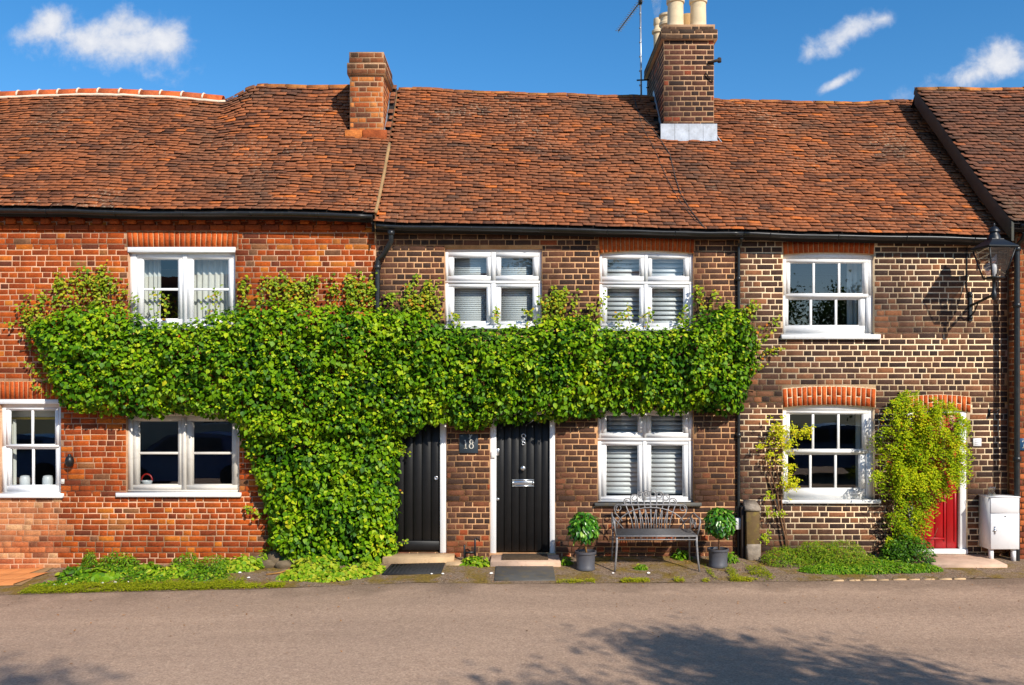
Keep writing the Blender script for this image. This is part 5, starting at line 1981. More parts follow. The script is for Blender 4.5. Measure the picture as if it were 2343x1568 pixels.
# ------------------------------------------------------------------ potted bay trees
def potted(px, py, label, seed):
    rr = random.Random(seed)
    Y = -.62 if seed == 1 else -.5
    X = WX(px, Y)
    zg = gz(X, Y) + .004
    o = thing('potted_tree', (X, Y, zg), label, 'potted tree', 'pair of potted trees beside the bench')
    h = .235
    m = MB()
    m.lathe([(.108, 0), (.118, .0), (.12, .03), (.114, .04), (.122, h - .05), (.124, h - .035), (.136, h - .03), (.138, h), (.126, h), (.122, h - .03)], (X, Y, zg), 28, cap=False)
    m.lathe([(.001, .004), (.11, .004)], (X, Y, zg), 20, cap=False)
    m.build('pot', GREYPOT, o, True, True)
    m = MB()
    m.lathe([(.123, h - .035), (.06, h - .022), (.001, h - .02)], (X, Y, zg), 20, cap=False)
    m.build('soil', SOIL, o, True)
    m = MB()
    lean = .02 if seed == 1 else -.03
    m.tube([(X + .01, Y, zg + h - .03), (X - lean * .3, Y, zg + h + .1), (X - lean, Y, zg + h + .22)], [.014, .012, .01], 7)
    cz = zg + h + (.30 if seed == 1 else .34)
    for q in range(9):
        a = q * .7
        m.tube([(X - lean, Y, zg + h + .16), (X - lean + .1 * math.cos(a), Y + .1 * math.sin(a), cz + .06 * math.sin(q * 2.2))], .005, 4)
    m.build('trunk', TANSTEM if seed == 1 else BARK, o, True)
    pl_ = []
    for q in range(900):
        d = NR.normal(0, 1, 3); d /= np.linalg.norm(d)
        lump = 1 + .16 * nz(d[0] * 2 + seed * 9, d[1] * 2, d[2] * 2)
        u_ = rr.random()
        rad = (.215 if rr.random() < .72 else rr.uniform(.06, .2)) * lump
        p = np.array((X - lean, Y, cz)) + d * rad * np.array((.9, .9, 1.0 if d[2] > 0 else .92)) * .84
        n = d + np.array((0, -.1, .55)) + NR.normal(0, .35, 3)
        tip = np.array((d[0], d[1], -.6)) + NR.normal(0, .5, 3)
        pl_.append(('l', leaf_m(p, n, tip, rr.uniform(.05, .095), rr.uniform(.8, 1.05)), min(1, max(.001, rr.gauss(.5, .24))), (2 + rr.random()) if (rad > .19 and d[1] < -.2) else -1))
    pieces('leaf', OT, pl_, BAY_LEAF, o, 90, 'crown')
    return o


potted(1340, 1302, 'clipped leafy tree in a grey pot beside the letter box door, left of the bench', 1)
potted(1643, 1292, 'clipped leafy tree in a grey pot right of the bench by the timber post', 2)

# ------------------------------------------------------------------ bench
BXc, BYf, BYb = WX(1500, -.62), -.72, -.27
bz = gz(BXc, -.6)
bench = thing('garden_bench', (BXc, -.6, bz), 'grey wrought iron garden bench with scrolled peacock back under the shuttered window', 'bench')
hw = .505
for s in (-1, 1):
    m = MB()
    zf = gz(BXc + s * hw, BYf) - bz
    m.tube([(BXc + s * (hw + .03), BYf - .02, bz + zf), (BXc + s * (hw + .012), BYf, bz + .16), (BXc + s * hw, BYf + .01, bz + .34), (BXc + s * hw, BYf + .015, bz + .45)], [.012, .013, .015, .015], 7)
    m.build('leg', BENCH, bench, True)
    m = MB()
    zb_ = gz(BXc + s * hw, BYb) - bz
    m.tube([(BXc + s * (hw + .01), BYb + .06, bz + zb_), (BXc + s * hw, BYb + .02, bz + .25), (BXc + s * hw, BYb, bz + .45)], .012, 7)
    m.build('leg', BENCH, bench, True)
    m = MB()
    xa = BXc + s * (hw + .01)
    arm = [(xa, BYb, bz + .45), (xa, BYb + .01, bz + .58), (xa + s * .01, BYb - .02, bz + .66), (xa + s * .02, BYb - .12, bz + .685), (xa + s * .03, BYf + .14, bz + .66), (xa + s * .035, BYf + .03, bz + .655),
           (xa + s * .03, BYf - .02, bz + .62), (xa + s * .02, BYf - .01, bz + .55), (xa, BYf + .015, bz + .44)]
    m.tube(arm, .011, 7)
    for (cy_, cz_, r_) in ((BYf + .16, bz + .56, .07), (BYb - .12, bz + .57, .06)):
        m.tube([(xa, cy_ + r_ * (1 - .035 * k_) * math.cos(k_ * .45), cz_ + r_ * (1 - .035 * k_) * math.sin(k_ * .45)) for k_ in range(22)], .006, 5)
    m.build('armrest', BENCH, bench, True)
for i in range(7):
    m = MB()
    yy = BYf + .03 + i * (BYb - BYf - .06) / 6
    m.box(BXc - hw, BXc + hw, yy - .026, yy + .026, bz + .448 + .002 * i, bz + .457 + .002 * i)
    m.build('seat_slat', SEATMETAL, bench)
m = MB()
m.tube([(BXc - hw, BYf - .005, bz + .44), (BXc + hw, BYf - .005, bz + .44)], .011, 6)
m.tube([(BXc - hw, BYf + .005, bz + .395), (BXc + hw, BYf + .005, bz + .395)], .008, 6)
m.tube([(BXc - hw, BYb, bz + .45), (BXc + hw, BYb, bz + .45)], .011, 6)
for i in range(5):
    x = BXc - hw + .1 + i * (2 * hw - .2) / 4
    m.tube([(x, BYf + .005, bz + .395), (x, BYf - .005, bz + .44)], .006, 5)
m.build('seat_frame', BENCH, bench, True)
m = MB()
rail = [(BXc - .42 + i * .084, BYb + .07, bz + .765 + .008 * math.cos((i - 5) / 5 * 1.5)) for i in range(11)]
m.tube(rail, .012, 7)
m.tube([(BXc + .45 * math.cos(a) * 1.0, BYb + .035, bz + .47 + .27 * math.sin(a)) for a in [math.pi * k_ / 16 for k_ in range(17)]], .008, 6)
m.build('back_rail', BENCH, bench, True)
LOOP = [(-.365, .83), (-.285, .885), (-.2, .93), (-.105, .955), (-.0, .955)]
loops = []
n_l = 8
for i in range(n_l):
    s = -1 + 2 * (i + .5) / n_l
    loops.append((s * .345, .965 - .135 * abs(s) ** 1.7, s))
for (lx, lz, s) in loops:
    m = MB()
    r_ = .046
    xb_ = BXc + s * .27
    xt_ = BXc + lx
    sd = 1 if s > 0 else -1
    pts = [(xb_, BYb + .005, bz + .455), (xb_ + (xt_ - xb_) * .35, BYb + .03, bz + .58), (xt_ + sd * r_ * .9 - (xt_ - xb_) * .25, BYb + .07, bz + .765), (xt_ + sd * r_, BYb + .09, bz + lz - .06)]
    for k_ in range(20):
        a = k_ * .42
        rr_ = r_ * (1 - .68 * min(1, max(0, k_ - 7) / 12))
        pts.append((xt_ + sd * rr_ * math.cos(a), BYb + .095, bz + lz - r_ + rr_ * math.sin(a)))
    m.tube(pts, .008, 5)
    # inner return of the hairpin
    m.tube([(xt_ - sd * r_, BYb + .095, bz + lz - r_), (xt_ - sd * r_ * .9, BYb + .085, bz + lz - .1), (xt_ - sd * r_ - (xt_ - xb_) * .3, BYb + .065, bz + .74), (xb_ - sd * .03, BYb + .02, bz + .56), (xb_ - sd * .035, BYb + .004, bz + .46)], .008, 5)
    m.build('back_scroll', BENCH, bench, True)
for s in (-1, 1):
    m = MB()
    cx_ = BXc + s * .43
    pts = [(BXc + s * .38, BYb + .02, bz + .56), (cx_ + s * .035, BYb + .05, bz + .66), (cx_ + s * .05, BYb + .07, bz + .72)]
    for k_ in range(18):
        a = k_ * .45
        rr_ = .05 * (1 - .6 * k_ / 18)
        pts.append((cx_ + s * rr_ * math.cos(a), BYb + .07, bz + .725 + rr_ * math.sin(a)))
    m.tube(pts, .007, 5)
    m.tube([(BXc + s * .36, BYb + .02, bz + .46), (BXc + s * .45, BYb + .03, bz + .56), (BXc + s * hw, BYb + .01, bz + .62)], .007, 5)
    m.build('back_scroll', BENCH, bench, True)

# ------------------------------------------------------------------ meter box
bx0, bx1, byf = WX(2266, -.31), WX(2333, -.31), -.31
zb0, zb1 = WZ(1258, -.31), WZ(1139, -.31)
box = thing('meter_box', ((bx0 + bx1) / 2, -.2, gz(6.6, -.2)), 'white metal meter cabinet on two short legs right of the red door', 'meter cabinet')
m = MB()
m.box(bx0, bx1, byf + .012, -.02, zb0, zb1)
m.box(bx0 - .008, bx1 + .008, byf - .006, -.015, zb1 + .0, zb1 + .012)
m.build('cabinet', BOXWHITE, box)
zm = WZ(1175, -.31)
m = MB(); m.box(bx0 + .004, bx1 - .004, byf - .004, byf + .011, zm + .004, zb1 - .004, .005); m.build('top_panel', BOXWHITE, box)
m = MB(); m.box(bx0 + .004, bx1 - .004, byf - .004, byf + .011, zb0 + .006, zm - .003, .005)
dd = m.build('door', BOXWHITE, box)
m = MB()
m.box(bx0 + .05, bx0 + .06, byf - .016, byf - .004, WZ(1222, -.31), WZ(1205, -.31))
m.box(bx0 + .035, bx0 + .075, byf - .018, byf - .006, WZ(1215, -.31), WZ(1213, -.31))
m.build('handle', CHROME, dd)
m = MB(); m.box((bx0 + bx1) / 2 - .008, (bx0 + bx1) / 2 + .008, byf - .008, byf - .003, WZ(1183, -.31), WZ(1180, -.31)); m.build('lock', IRON, dd)
for xa in (bx0 + .02, bx1 - .07):
    m = MB(); m.box(xa, xa + .045, -.27, -.22, gz(xa, -.25) - .01, zb0 - .001); m.build('leg', BOXWHITE, box)
jx, jy = WX(2270, -.25), -.24
jz = zb1 + .0125
m = MB()
m.lathe([(.05, .0), (.052, .02), (.04, .06), (.05, .1), (.056, .125), (.05, .124), (.045, .1), (.036, .06), (.046, .02), (.001, .008)], (jx, jy, jz), 18, cap=False)
tag(m.build('glass_jar', JARGLASS, None, True), 'clear glass jar standing on top of the white meter cabinet', 'jar')

# ------------------------------------------------------------------ wall lantern
LX, LY = 6.19, -.55
lamp = thing('wall_lantern', (WX(2219), 0, 3.3), 'black four sided street lantern on an iron wall bracket by the upper sash window', 'lantern')
lz0 = WZ(672, LY)
m = MB()
m.box(WX(2219) - .022, WX(2219) + .022, -.03, -.001, 3.13, 3.53, .006)
m.tube([(WX(2219), -.015, 3.34), (WX(2219) + .008, -.3, 3.385), (LX, LY + .02, 3.43)], .018, 8)
m.tube([(WX(2219), -.015, 3.2), (WX(2219), -.12, 3.25), (WX(2219) + .005, -.2, 3.36)], .01, 6)
m.ball((WX(2219), -.03, 3.48), .026, 10, 6)
m.ball((WX(2219), -.03, 3.18), .026, 10, 6)
m.build('bracket', IRON, lamp, True, True)
m = MB()
m.lathe([(.0, -.06), (.02, -.055), (.034, -.02), (.034, .03), (.028, .045), (.022, .06), (.022, .2), (.03, .21), (.03, .225)], (LX, LY, 3.42), 14)
m.build('post', IRON, lamp, True, True)
zb_, zt_ = 3.645, 4.02
rot = math.radians(6)


def sq_pts(w_, z):
    return [(LX + (cx_ * math.cos(rot) - cy_ * math.sin(rot)) * w_, LY + (cx_ * math.sin(rot) + cy_ * math.cos(rot)) * w_, z) for cx_, cy_ in ((-1, -1), (1, -1), (1, 1), (-1, 1))]


wb, wt = .088, .175
lo, hi = sq_pts(wb, zb_), sq_pts(wt, zt_)
m = MB()
for i in range(4):
    m.tube([lo[i], hi[i]], .0095, 5)
    m.tube([lo[i], lo[(i + 1) % 4]], .011, 5)
    m.tube([hi[i], hi[(i + 1) % 4]], .012, 5)
m.add(sq_pts(wb, zb_ - .004) + sq_pts(wb, zb_ - .014), [(0, 1, 2, 3), (7, 6, 5, 4), (0, 4, 5, 1), (1, 5, 6, 2), (2, 6, 7, 3), (3, 7, 4, 0)])
m.build('frame', IRON, lamp)
for i in range(4):
    j = (i + 1) % 4
    g = MB()
    g.add([lo[i], lo[j], hi[j], hi[i]], [(0, 1, 2, 3)])
    g.build('pane', LAMPGLASS, lamp)
m = MB()
rings = [sq_pts(.2, zt_ + .005), sq_pts(.2, zt_ + .018), sq_pts(.085, zt_ + .105), sq_pts(.08, zt_ + .12)]
V_ = [p for r_ in rings for p in r_]
P_ = [(3, 2, 1, 0)]
for r_ in range(3):
    for i in range(4):
        j = (i + 1) % 4
        P_.append((r_ * 4 + i, r_ * 4 + j, r_ * 4 + 4 + j, r_ * 4 + 4 + i))
P_.append((12, 13, 14, 15))
m.add(V_, P_)
m.lathe([(.088, .115), (.075, .16), (.05, .2), (.05, .21), (.07, .215), (.068, .235), (.045, .268), (.02, .285), (.012, .29), (.016, .31), (.012, .325), (.001, .33)], (LX, LY, zt_), 16)
m.build('hood', IRON, lamp, False, True)
m = MB(); m.lathe([(.012, 0), (.014, .04), (.03, .06), (.034, .13), (.028, .17), (.001, .185)], (LX, LY, zb_ + .0), 12); m.build('bulb', CERAMIC, lamp, True)
m = MB()
xc_ = WX(2211)
m.tube([(xc_, -.02, WZ(548)), (xc_ + .003, -.012, 3.9), (xc_ - .002, -.012, 3.6), (xc_ + .03, -.012, 3.42)], .007, 5)
tag(m.build('lamp_cable', IRON), 'black cable running down the dark brick wall to the lantern bracket', 'cable')

# ------------------------------------------------------------------ signs and wall fittings
def ribbon(mb, pts, wid, y0, y1):
    """flat stroke with width along a path in XZ"""
    L, Rr = [], []
    for i, p in enumerate(pts):
        a = pts[max(0, i - 1)]; b = pts[min(len(pts) - 1, i + 1)]
        dx, dz = b[0] - a[0], b[1] - a[1]
        l = math.hypot(dx, dz) or 1
        w_ = wid[i] if isinstance(wid, (list, tuple)) else wid
        L.append((p[0] - dz / l * w_, p[1] + dx / l * w_)); Rr.append((p[0] + dz / l * w_, p[1] - dx / l * w_))
    for i in range(len(pts) - 1):
        mb.prism([Rr[i], Rr[i + 1], L[i + 1], L[i]], y0, y1)


sg = thing('number_sign', (WX(1072), 0, WZ(1037)), 'square slate house number sign reading 18 between the two black doors', 'sign')
a = R2W((1051, 1094, 994, 1037))
m = MB(); m.box(a[0], a[1], -.022, -.008, a[2], a[3], .004); m.build('plate', SLATESIGN, sg)
cx_, cz_ = (a[0] + a[1]) / 2, (a[2] + a[3]) / 2 - .005
m = MB()
x1_ = cx_ - .042
ribbon(m, [(x1_, cz_ - .055), (x1_, cz_ + .06)], .0075, -.0262, -.0215)
ribbon(m, [(x1_ - .022, cz_ - .056), (x1_ + .022, cz_ - .056)], .003, -.0255, -.0215)
ribbon(m, [(x1_ - .02, cz_ + .046), (x1_ - .006, cz_ + .058)], .003, -.0252, -.0215)
m.build('digit', LETTER, sg)
m = MB()
x8 = cx_ + .035
for zc_, rx, rz in ((cz_ + .031, .021, .028), (cz_ - .028, .026, .031)):
    P_ = [(x8 + rx * math.cos(t_ * math.pi / 10), zc_ + rz * math.sin(t_ * math.pi / 10)) for t_ in range(21)]
    ribbon(m, P_, [.003 + .005 * abs(math.cos(t_ * math.pi / 10)) for t_ in range(21)], -.0262 if zc_ > cz_ else -.0258, -.0215)
m.build('digit', LETTER, sg)

sb = thing('number_sign', (WX(2345, YF), YF, WZ(1031, YF)), 'blue enamel house number sign at the picture edge beside the downpipe', 'sign')
a = R2W((2331, 2366, 1003, 1031), YF)
m = MB(); m.box(a[0], a[1], YF - .022, YF - .012, a[2], a[3], .004); m.build('plate', BLUESIGN, sb)
m = MB()
xs0, zs0 = a[0] + .03, (a[2] + a[3]) / 2
ribbon(m, [(xs0, zs0 + .03), (xs0 + .012, zs0 + .045), (xs0 + .05, zs0 + .042)], .006, YF - .026, YF - .0215)
ribbon(m, [(xs0 + .05, zs0 + .042), (xs0 + .03, zs0 + .005), (xs0 + .018, zs0 - .045)], .0055, YF - .0265, YF - .0215)
ribbon(m, [(xs0 + .0, zs0 - .045), (xs0 + .035, zs0 - .045)], .003, YF - .0255, YF - .0215)
m.build('digit', LETTER, sb)

m = MB(); m.box(WX(2225), WX(2244), -.022, -.009, WZ(1021), WZ(1003), .003)
pq = m.build('wall_plaque', BOXWHITE)
tag(pq, 'small white plaque on the dark brick wall right of the red door', 'plaque')
m = MB()
for dz in (1008, 1012, 1016):
    m.box(WX(2228.5), WX(2240 - (dz - 1008) * .5), -.0235, -.0221, WZ(dz + .9), WZ(dz))
m.build('plaque_lines', LEAD, pq)
m = MB()
hx = WX(2263)
m.box(hx - .012, hx + .012, -.02, -.008, WZ(953), WZ(935), .003)
m.tube([(hx, -.015, WZ(945)), (hx + .02, -.08, WZ(944)), (hx + .06, -.13, WZ(940)), (hx + .07, -.13, WZ(934))], .008, 6)
m.tube([(hx, -.015, WZ(938)), (hx + .02, -.06, WZ(941)), (hx + .03, -.09, WZ(943))], .006, 6)
tag(m.build('wall_hook', IRON, None, True), 'black iron hanging basket hook on the wall above the meter cabinet', 'hook')
m = MB()
bx_, bz_ = WX(165), WZ(1053)
m.lathe([(.001, -.085), (.035, -.08), (.055, -.04), (.058, .0), (.045, .045), (.025, .06), (.02, .085), (.001, .09)], (bx_, -.07, bz_), 16)
m.box(bx_ - .02, bx_ + .02, -.05, -.008, bz_ - .03, bz_ + .05)
tag(m.build('wall_light', IRON, None, True, True), 'black bulkhead wall light between the two ground floor windows of the red cottage', 'wall light')
m = MB(); m.box(WX(141.5), WX(149), -.03, -.01, WZ(1107), WZ(1096), .004)
m.box(WX(143), WX(147), -.036, -.0305, WZ(1103.5), WZ(1099), .002)
tag(m.build('bell_push', CREAMPAINT), 'small bell push on red brick at the right edge of the sash window', 'bell')
m = MB(); m.box(WX(1680), WX(1692.5), -.09, -.01, WZ(1210), WZ(1184), .006)
tag(m.build('service_box', BOXWHITE), 'small grey white service box on the wall behind the right potted tree', 'box')
m = MB()
xs1 = WX(1075, -.2)
for dx in (-.07, .07):
    m.box(xs1 + dx - .012, xs1 + dx + .012, -.24, -.21, gz(xs1, -.2) - .02, gz(xs1, -.2) + (.22 if dx < 0 else .3), .005)
m.box(xs1 - .07, xs1 + .07, -.23, -.222, gz(xs1, -.2) + .1, gz(xs1, -.2) + .13)
m.tube([(xs1 + .07, -.225, gz(xs1, -.2) + .28), (xs1 + .1, -.225, gz(xs1, -.2) + .31), (xs1 + .13, -.2, gz(xs1, -.2) + .26)], .009, 6)
tag(m.build('boot_scraper', IRON), 'black iron boot scraper at the wall between the two black doors', 'boot scraper')

post = thing('timber_post', (WX(1721, -.1), -.1, gz(WX(1721), -.1)), 'stubby mossy post with a sloped pale cap between bench and sash window', 'post')
pa, pb = WX(1707, -.17), WX(1737, -.17)
zg = gz(pa, -.15)
m = MB(); m.box(pa, pb, -.2, -.07, zg + .18, WZ(1168, -.2), .008); m.build('shaft', WOODPOST, post)
m = MB(); m.box(pa + .004, pb + .012, -.23, -.04, zg - .02, zg + .21, .02); m.build('stone_foot', POSTCAP, post)
m = MB()
zq = WZ(1168, -.2)
m.add([(pa - .012, -.215, zq - .01), (pb + .012, -.215, zq - .01), (pb + .012, -.06, zq - .01), (pa - .012, -.06, zq - .01),
       (pa - .012, -.215, zq + .035), (pb + .012, -.215, zq + .03), (pb - .02, -.06, zq + .12), (pa - .012, -.06, zq + .125)],
      [(3, 2, 1, 0), (4, 5, 6, 7), (0, 1, 5, 4), (1, 2, 6, 5), (2, 3, 7, 6), (3, 0, 4, 7)])
m.build('cap', POSTCAP, post)
m = MB(); m.box(WX(1696, -.12), WX(1703, -.12), -.14, -.07, zg - .03, WZ(1160, -.1), .006)
tag(m.build('wooden_stake', SOFFIT), 'dark wooden stake against the mossy post', 'stake')

# ------------------------------------------------------------------ aerial, cables, bracket and smoke on the roof
ax_, ay_ = WX(1465, 2.9), 2.9
zr = SM_(ax_, 1)[2] - .3
ztop = WZ(4, 2.9)
aer = thing('tv_aerial', (ax_, ay_, zr), 'grey television aerial on a thin mast beside the tall dark chimney', 'aerial')
m = MB(); m.tube([(ax_ + .02, ay_, zr), (ax_, ay_, ztop + .12)], .016, 8)
for k_ in range(6):
    z = ztop - .2 - k_ * .24
    m.lathe([(.018, -.012), (.021, -.01), (.021, .01), (.018, .012)], (ax_, ay_, z), 8)
m.build('mast', ALU, aer)
b0, b1 = Vector((ax_ + .09, ay_ - .5, ztop - .0)), Vector((WX(1415, 4.1), 4.1, ztop))
m = MB(); m.tube([tuple(b0), tuple(b1)], .010, 6); m.build('boom', IRON, aer)
dv = (b1 - b0).normalized()
sd = dv.cross(Vector((0, 0, 1)))
for k_ in range(17):
    p = b0 + (b1 - b0) * (.28 + .72 * k_ / 16)
    m = MB(); m.tube([tuple(p + sd * .06), tuple(p - sd * .06)], .005, 4); m.tube([tuple(p + Vector((0, 0, .035))), tuple(p - Vector((0, 0, .035)))], .004, 4)
    m.build('element', ALU, aer)
m = MB(); m.box(ax_ - .03, ax_ + .03, ay_ - .05, ay_ + .04, ztop - .04, ztop + .03, .008)
for s_ in (-1, 1):
    m.tube([tuple(b0), tuple(b0 + Vector((.12 * s_, 0, .1)))], .006, 4)
    m.tube([tuple(b0), tuple(b0 + Vector((.1 * s_, -.1, -.02)))], .006, 4)
m.build('clamp', IRON, aer)
m = MB(); m.tube([(ax_ - .06, ay_, WZ(184, 2.9)), (C2['x0'], ay_ - .02, WZ(184, 2.9))], .013, 6); m.tube([(ax_ + .1, ay_, WZ(201, 2.9)), (C2['x0'], ay_ - .02, WZ(201, 2.9))], .01, 6)
m.build('wall_bracket', IRON, aer)


def on_roof(px, py, S=SM_, Ya=-.16, Yb=2.32):
    lo_, hi_ = 0.0, 1.0
    for _ in range(30):
        v_ = (lo_ + hi_) / 2
        X = WX(px, Ya + (Yb - Ya) * v_)
        if PX(*S(X, v_))[1] > py: lo_ = v_
        else: hi_ = v_
    p = S(X, v_)
    return (p[0], p[1] - .03, p[2] + .035)


for pts, r, lb in (([(1448, 222), (1458, 258), (1480, 285), (1505, 318), (1532, 360), (1545, 415), (1556, 450), (1580, 490), (1612, 530)], .009, 'dark cable running down the tiles from the aerial, the upper of the two'),
                   ([(1450, 225), (1470, 300), (1498, 350), (1525, 415), (1556, 470), (1590, 512), (1614, 530)], .006, 'thin cable running down the tiles beneath the thicker aerial cable')):
    dense = []
    for (a, b) in zip(pts, pts[1:]):
        for t in (0, .33, .66):
            dense.append(on_roof(a[0] + (b[0] - a[0]) * t, a[1] + (b[1] - a[1]) * t))
    dense.append(on_roof(*pts[-1]))
    m = MB(); m.tube(dense, r, 5)
    tag(m.build('roof_cable', CABLE), lb, 'cable')
m = MB(); m.tube([on_roof(1634, 300), on_roof(1640, 318), on_roof(1650, 332)], .008, 5)
tag(m.build('roof_wire', LEAD), 'short pale wire end at the right foot of the tall chimney', 'wire')
m = MB()
bx_, bz_ = C2['x1'], WZ(146, 1.5)
m.tube([(bx_ - .09, 1.415, bz_ - .02), (bx_ + .03, 1.40, bz_ + .01), (bx_ + .07, 1.42, bz_ + .02)], .022, 7)
m.lathe([(.028, -.03), (.032, -.02), (.03, .03), (.02, .04)], (bx_ + .08, 1.42, bz_ + .02), 10)
m.tube([(bx_ - .02, 1.41, bz_ - .3), (bx_ - .1, 1.40, bz_ - .22), (bx_ - .13, 1.41, bz_ - .17)], .01, 6)
tag(m.build('chimney_bracket', SOFFIT, None, True), 'old iron bracket with insulator on the right of the tall chimney', 'bracket')

# steam from the thin flue
m = MB()
sx, sy = WX(1505, 2.85) - .02, 2.84
prof = [(.03, .70), (.055, .78), (.08, .92), (.11, 1.08), (.10, 1.25), (.06, 1.38), (.01, 1.45)]
m.lathe(prof, (sx, sy, ZP), 14)
st = m.build('steam', None or WHITE, None, True)
sm_ = bpy.data.materials.new('steam'); sm_.use_nodes = True
t_ = NT(sm_.node_tree)
nn_ = t_.noise(pos(t_), 7.0, 4)
vol = t_.n('ShaderNodeVolumePrincipled', None, Color=(1, 1, 1, 1), Density=t_.n('ShaderNodeMapRange', None, Value=nn_, i1=.35, i2=.75, i3=0.0, i4=5.0).outputs[0])
t_.n('ShaderNodeOutputMaterial', None, Volume=vol.outputs[0])
st.data.materials.clear(); st.data.materials.append(sm_)
tag(st, 'faint white steam rising from the thin chimney flue', 'steam', kind='stuff')


# ================================================================== BEHIND THE GLASS
def curtain(px0, px1, py0, py1, label, Y=.3, mat=CLOTH, folds=5, name='curtain'):
    m = MB()
    n = folds * 6
    V, P = [], []
    for i in range(n + 1):
        f = i / n
        x = WX(px0 + (px1 - px0) * f, Y)
        for j in range(5):
            g = j / 4
            V.append((x + .01 * math.sin(i * .4) * (1 - g), Y + .022 * math.sin(f * folds * 2 * math.pi + .6 * math.sin(g * 3)), WZ(py1 + (py0 - py1) * g, Y)))
    for i in range(n):
        for j in range(4):
            P.append((i * 5 + j, (i + 1) * 5 + j, (i + 1) * 5 + j + 1, i * 5 + j + 1))
    m.add(V, P)
    return tag(m.build(name, mat, None, True), label, 'curtain')


curtain(314, 368, 572, 745, 'white curtain drawn to the left side of the upper red cottage window', .26)
curtain(444, 540, 572, 745, 'white net curtain filling the right casement of the upper red cottage window', .26, folds=7)
curtain(4, 36, 920, 1128, 'pale curtain behind the left panes of the ground floor sash at the picture edge', .26, folds=3)
curtain(1938, 1990, 582, 765, 'grey curtain behind the right panes of the upper sash window', .3, folds=4)
curtain(1958, 1996, 930, 1140, 'pale curtain behind the right panes of the lower sash window', .3, folds=3)
m = MB(); m.box(WX(6, .24), WX(138, .24), .235, .242, WZ(954, .24), WZ(920, .24))
rb_ = m.build('roller_blind', BLIND)
tag(rb_, 'pale roller blind with a yellow hem at the top of the leftmost sash', 'blind')
m = MB(); m.box(WX(6, .24), WX(138, .24), .233, .244, WZ(960, .24), WZ(954.5, .24)); m.build('hem', YELLOW, rb_)
# window ledge inside the lower left windows and things on it
for (a, b, y, lb) in ((2, 137, 1118, 'w1'), (292, 545, 1117, 'w3')):
    m = MB(); m.box(WX(a, .3), WX(b, .3), .145, .44, WZ(y, .25) - .04, WZ(y, .25))
    m.build('window_board', WHITE, left)
for px, lb in ((58, 'white canister on the inside ledge behind the left lower pane of the leftmost sash'), (110, 'white canister on the inside ledge behind the right lower pane of the leftmost sash')):
    m = MB(); m.lathe([(.001, 0), (.062, .0), (.066, .01), (.066, .14), (.06, .15), (.058, .17), (.03, .178), (.001, .18)], (WX(px, .28), .27, WZ(1118, .25) + .001), 18, cap=False)
    tag(m.build('canister', CERAMIC, None, True, True), lb, 'canister')
m = MB(); m.lathe([(.001, 0), (.05, .0), (.075, .09), (.08, .1), (.07, .1)], (WX(336, .28), .28, WZ(1117, .25) + .001), 16, cap=False)
o_ = m.build('flower_bowl', CERAMIC, None, True)
tag(o_, 'white bowl with red rim on the ledge inside the casement window', 'bowl')
m = MB(); m.tube([(WX(336, .28) + .075 * math.cos(k_ * math.pi / 8), .28, WZ(1117, .25) + .1 + .09 * math.sin(k_ * math.pi / 8)) for k_ in range(9)], .012, 6); m.build('handle', REDCERAMIC, o_)


def louvres(rects, label, step, tilt, mat, sl=.05, th=.007, Y=.2, frame=True, name='window_shutter', cat='shutter'):
    r0 = rects[0]
    o = thing(name, (WX((rects[0][0] + rects[-1][1]) / 2, Y), Y, WZ(max(r[3] for r in rects), Y)), label, cat)
    for r in rects:
        x0, x1, za, zb = R2W(r, Y)
        if frame:
            m = MB()
            slabwall(m, x0 - .035, x1 + .035, za - .05, zb + .04, [(x0, x1, za, zb)], Y - .014, Y + .014)
            m.build('shutter_frame', mat, o)
        z = za + step * .5
        while z < zb - step * .2:
            m = MB()
            c, s_ = math.cos(tilt), math.sin(tilt)
            hs = sl / 2
            V_ = []
            for x in (x0 + .002, x1 - .002):
                for (a, b) in ((-hs, -th / 2), (hs, -th / 2), (hs, th / 2), (-hs, th / 2)):
                    V_.append((x, Y + a * c - b * s_, z + a * s_ + b * c))
            m.add(V_, [(0, 1, 2, 3), (7, 6, 5, 4), (0, 4, 5, 1), (1, 5, 6, 2), (2, 6, 7, 3), (3, 7, 4, 0)])
            m.build('slat', mat, o)
            z += step
    return o


louvres([(1388, 1466, 588, 634), (1492, 1568, 588, 634), (1388, 1466, 656, 742), (1492, 1568, 656, 742)], 'white louvred shutters inside the upper window under the orange brick arch', .063, math.radians(60), WHITE, .066, .009)
louvres([(1387, 1463, 948, 994), (1490, 1566, 948, 994), (1387, 1463, 1018, 1122), (1490, 1566, 1018, 1122)], 'white louvred shutters inside the lower window behind the bench', .063, math.radians(58), WHITE, .066, .009)
louvres([(1036, 1116, 584, 636), (1144, 1222, 584, 636), (1036, 1116, 652, 745), (1144, 1222, 652, 745)], 'pale venetian blinds inside the upper window of the brown cottage nearest the downpipe', .026, math.radians(68), BLIND, .0285, .0015, .19, False, 'venetian_blind', 'blind')

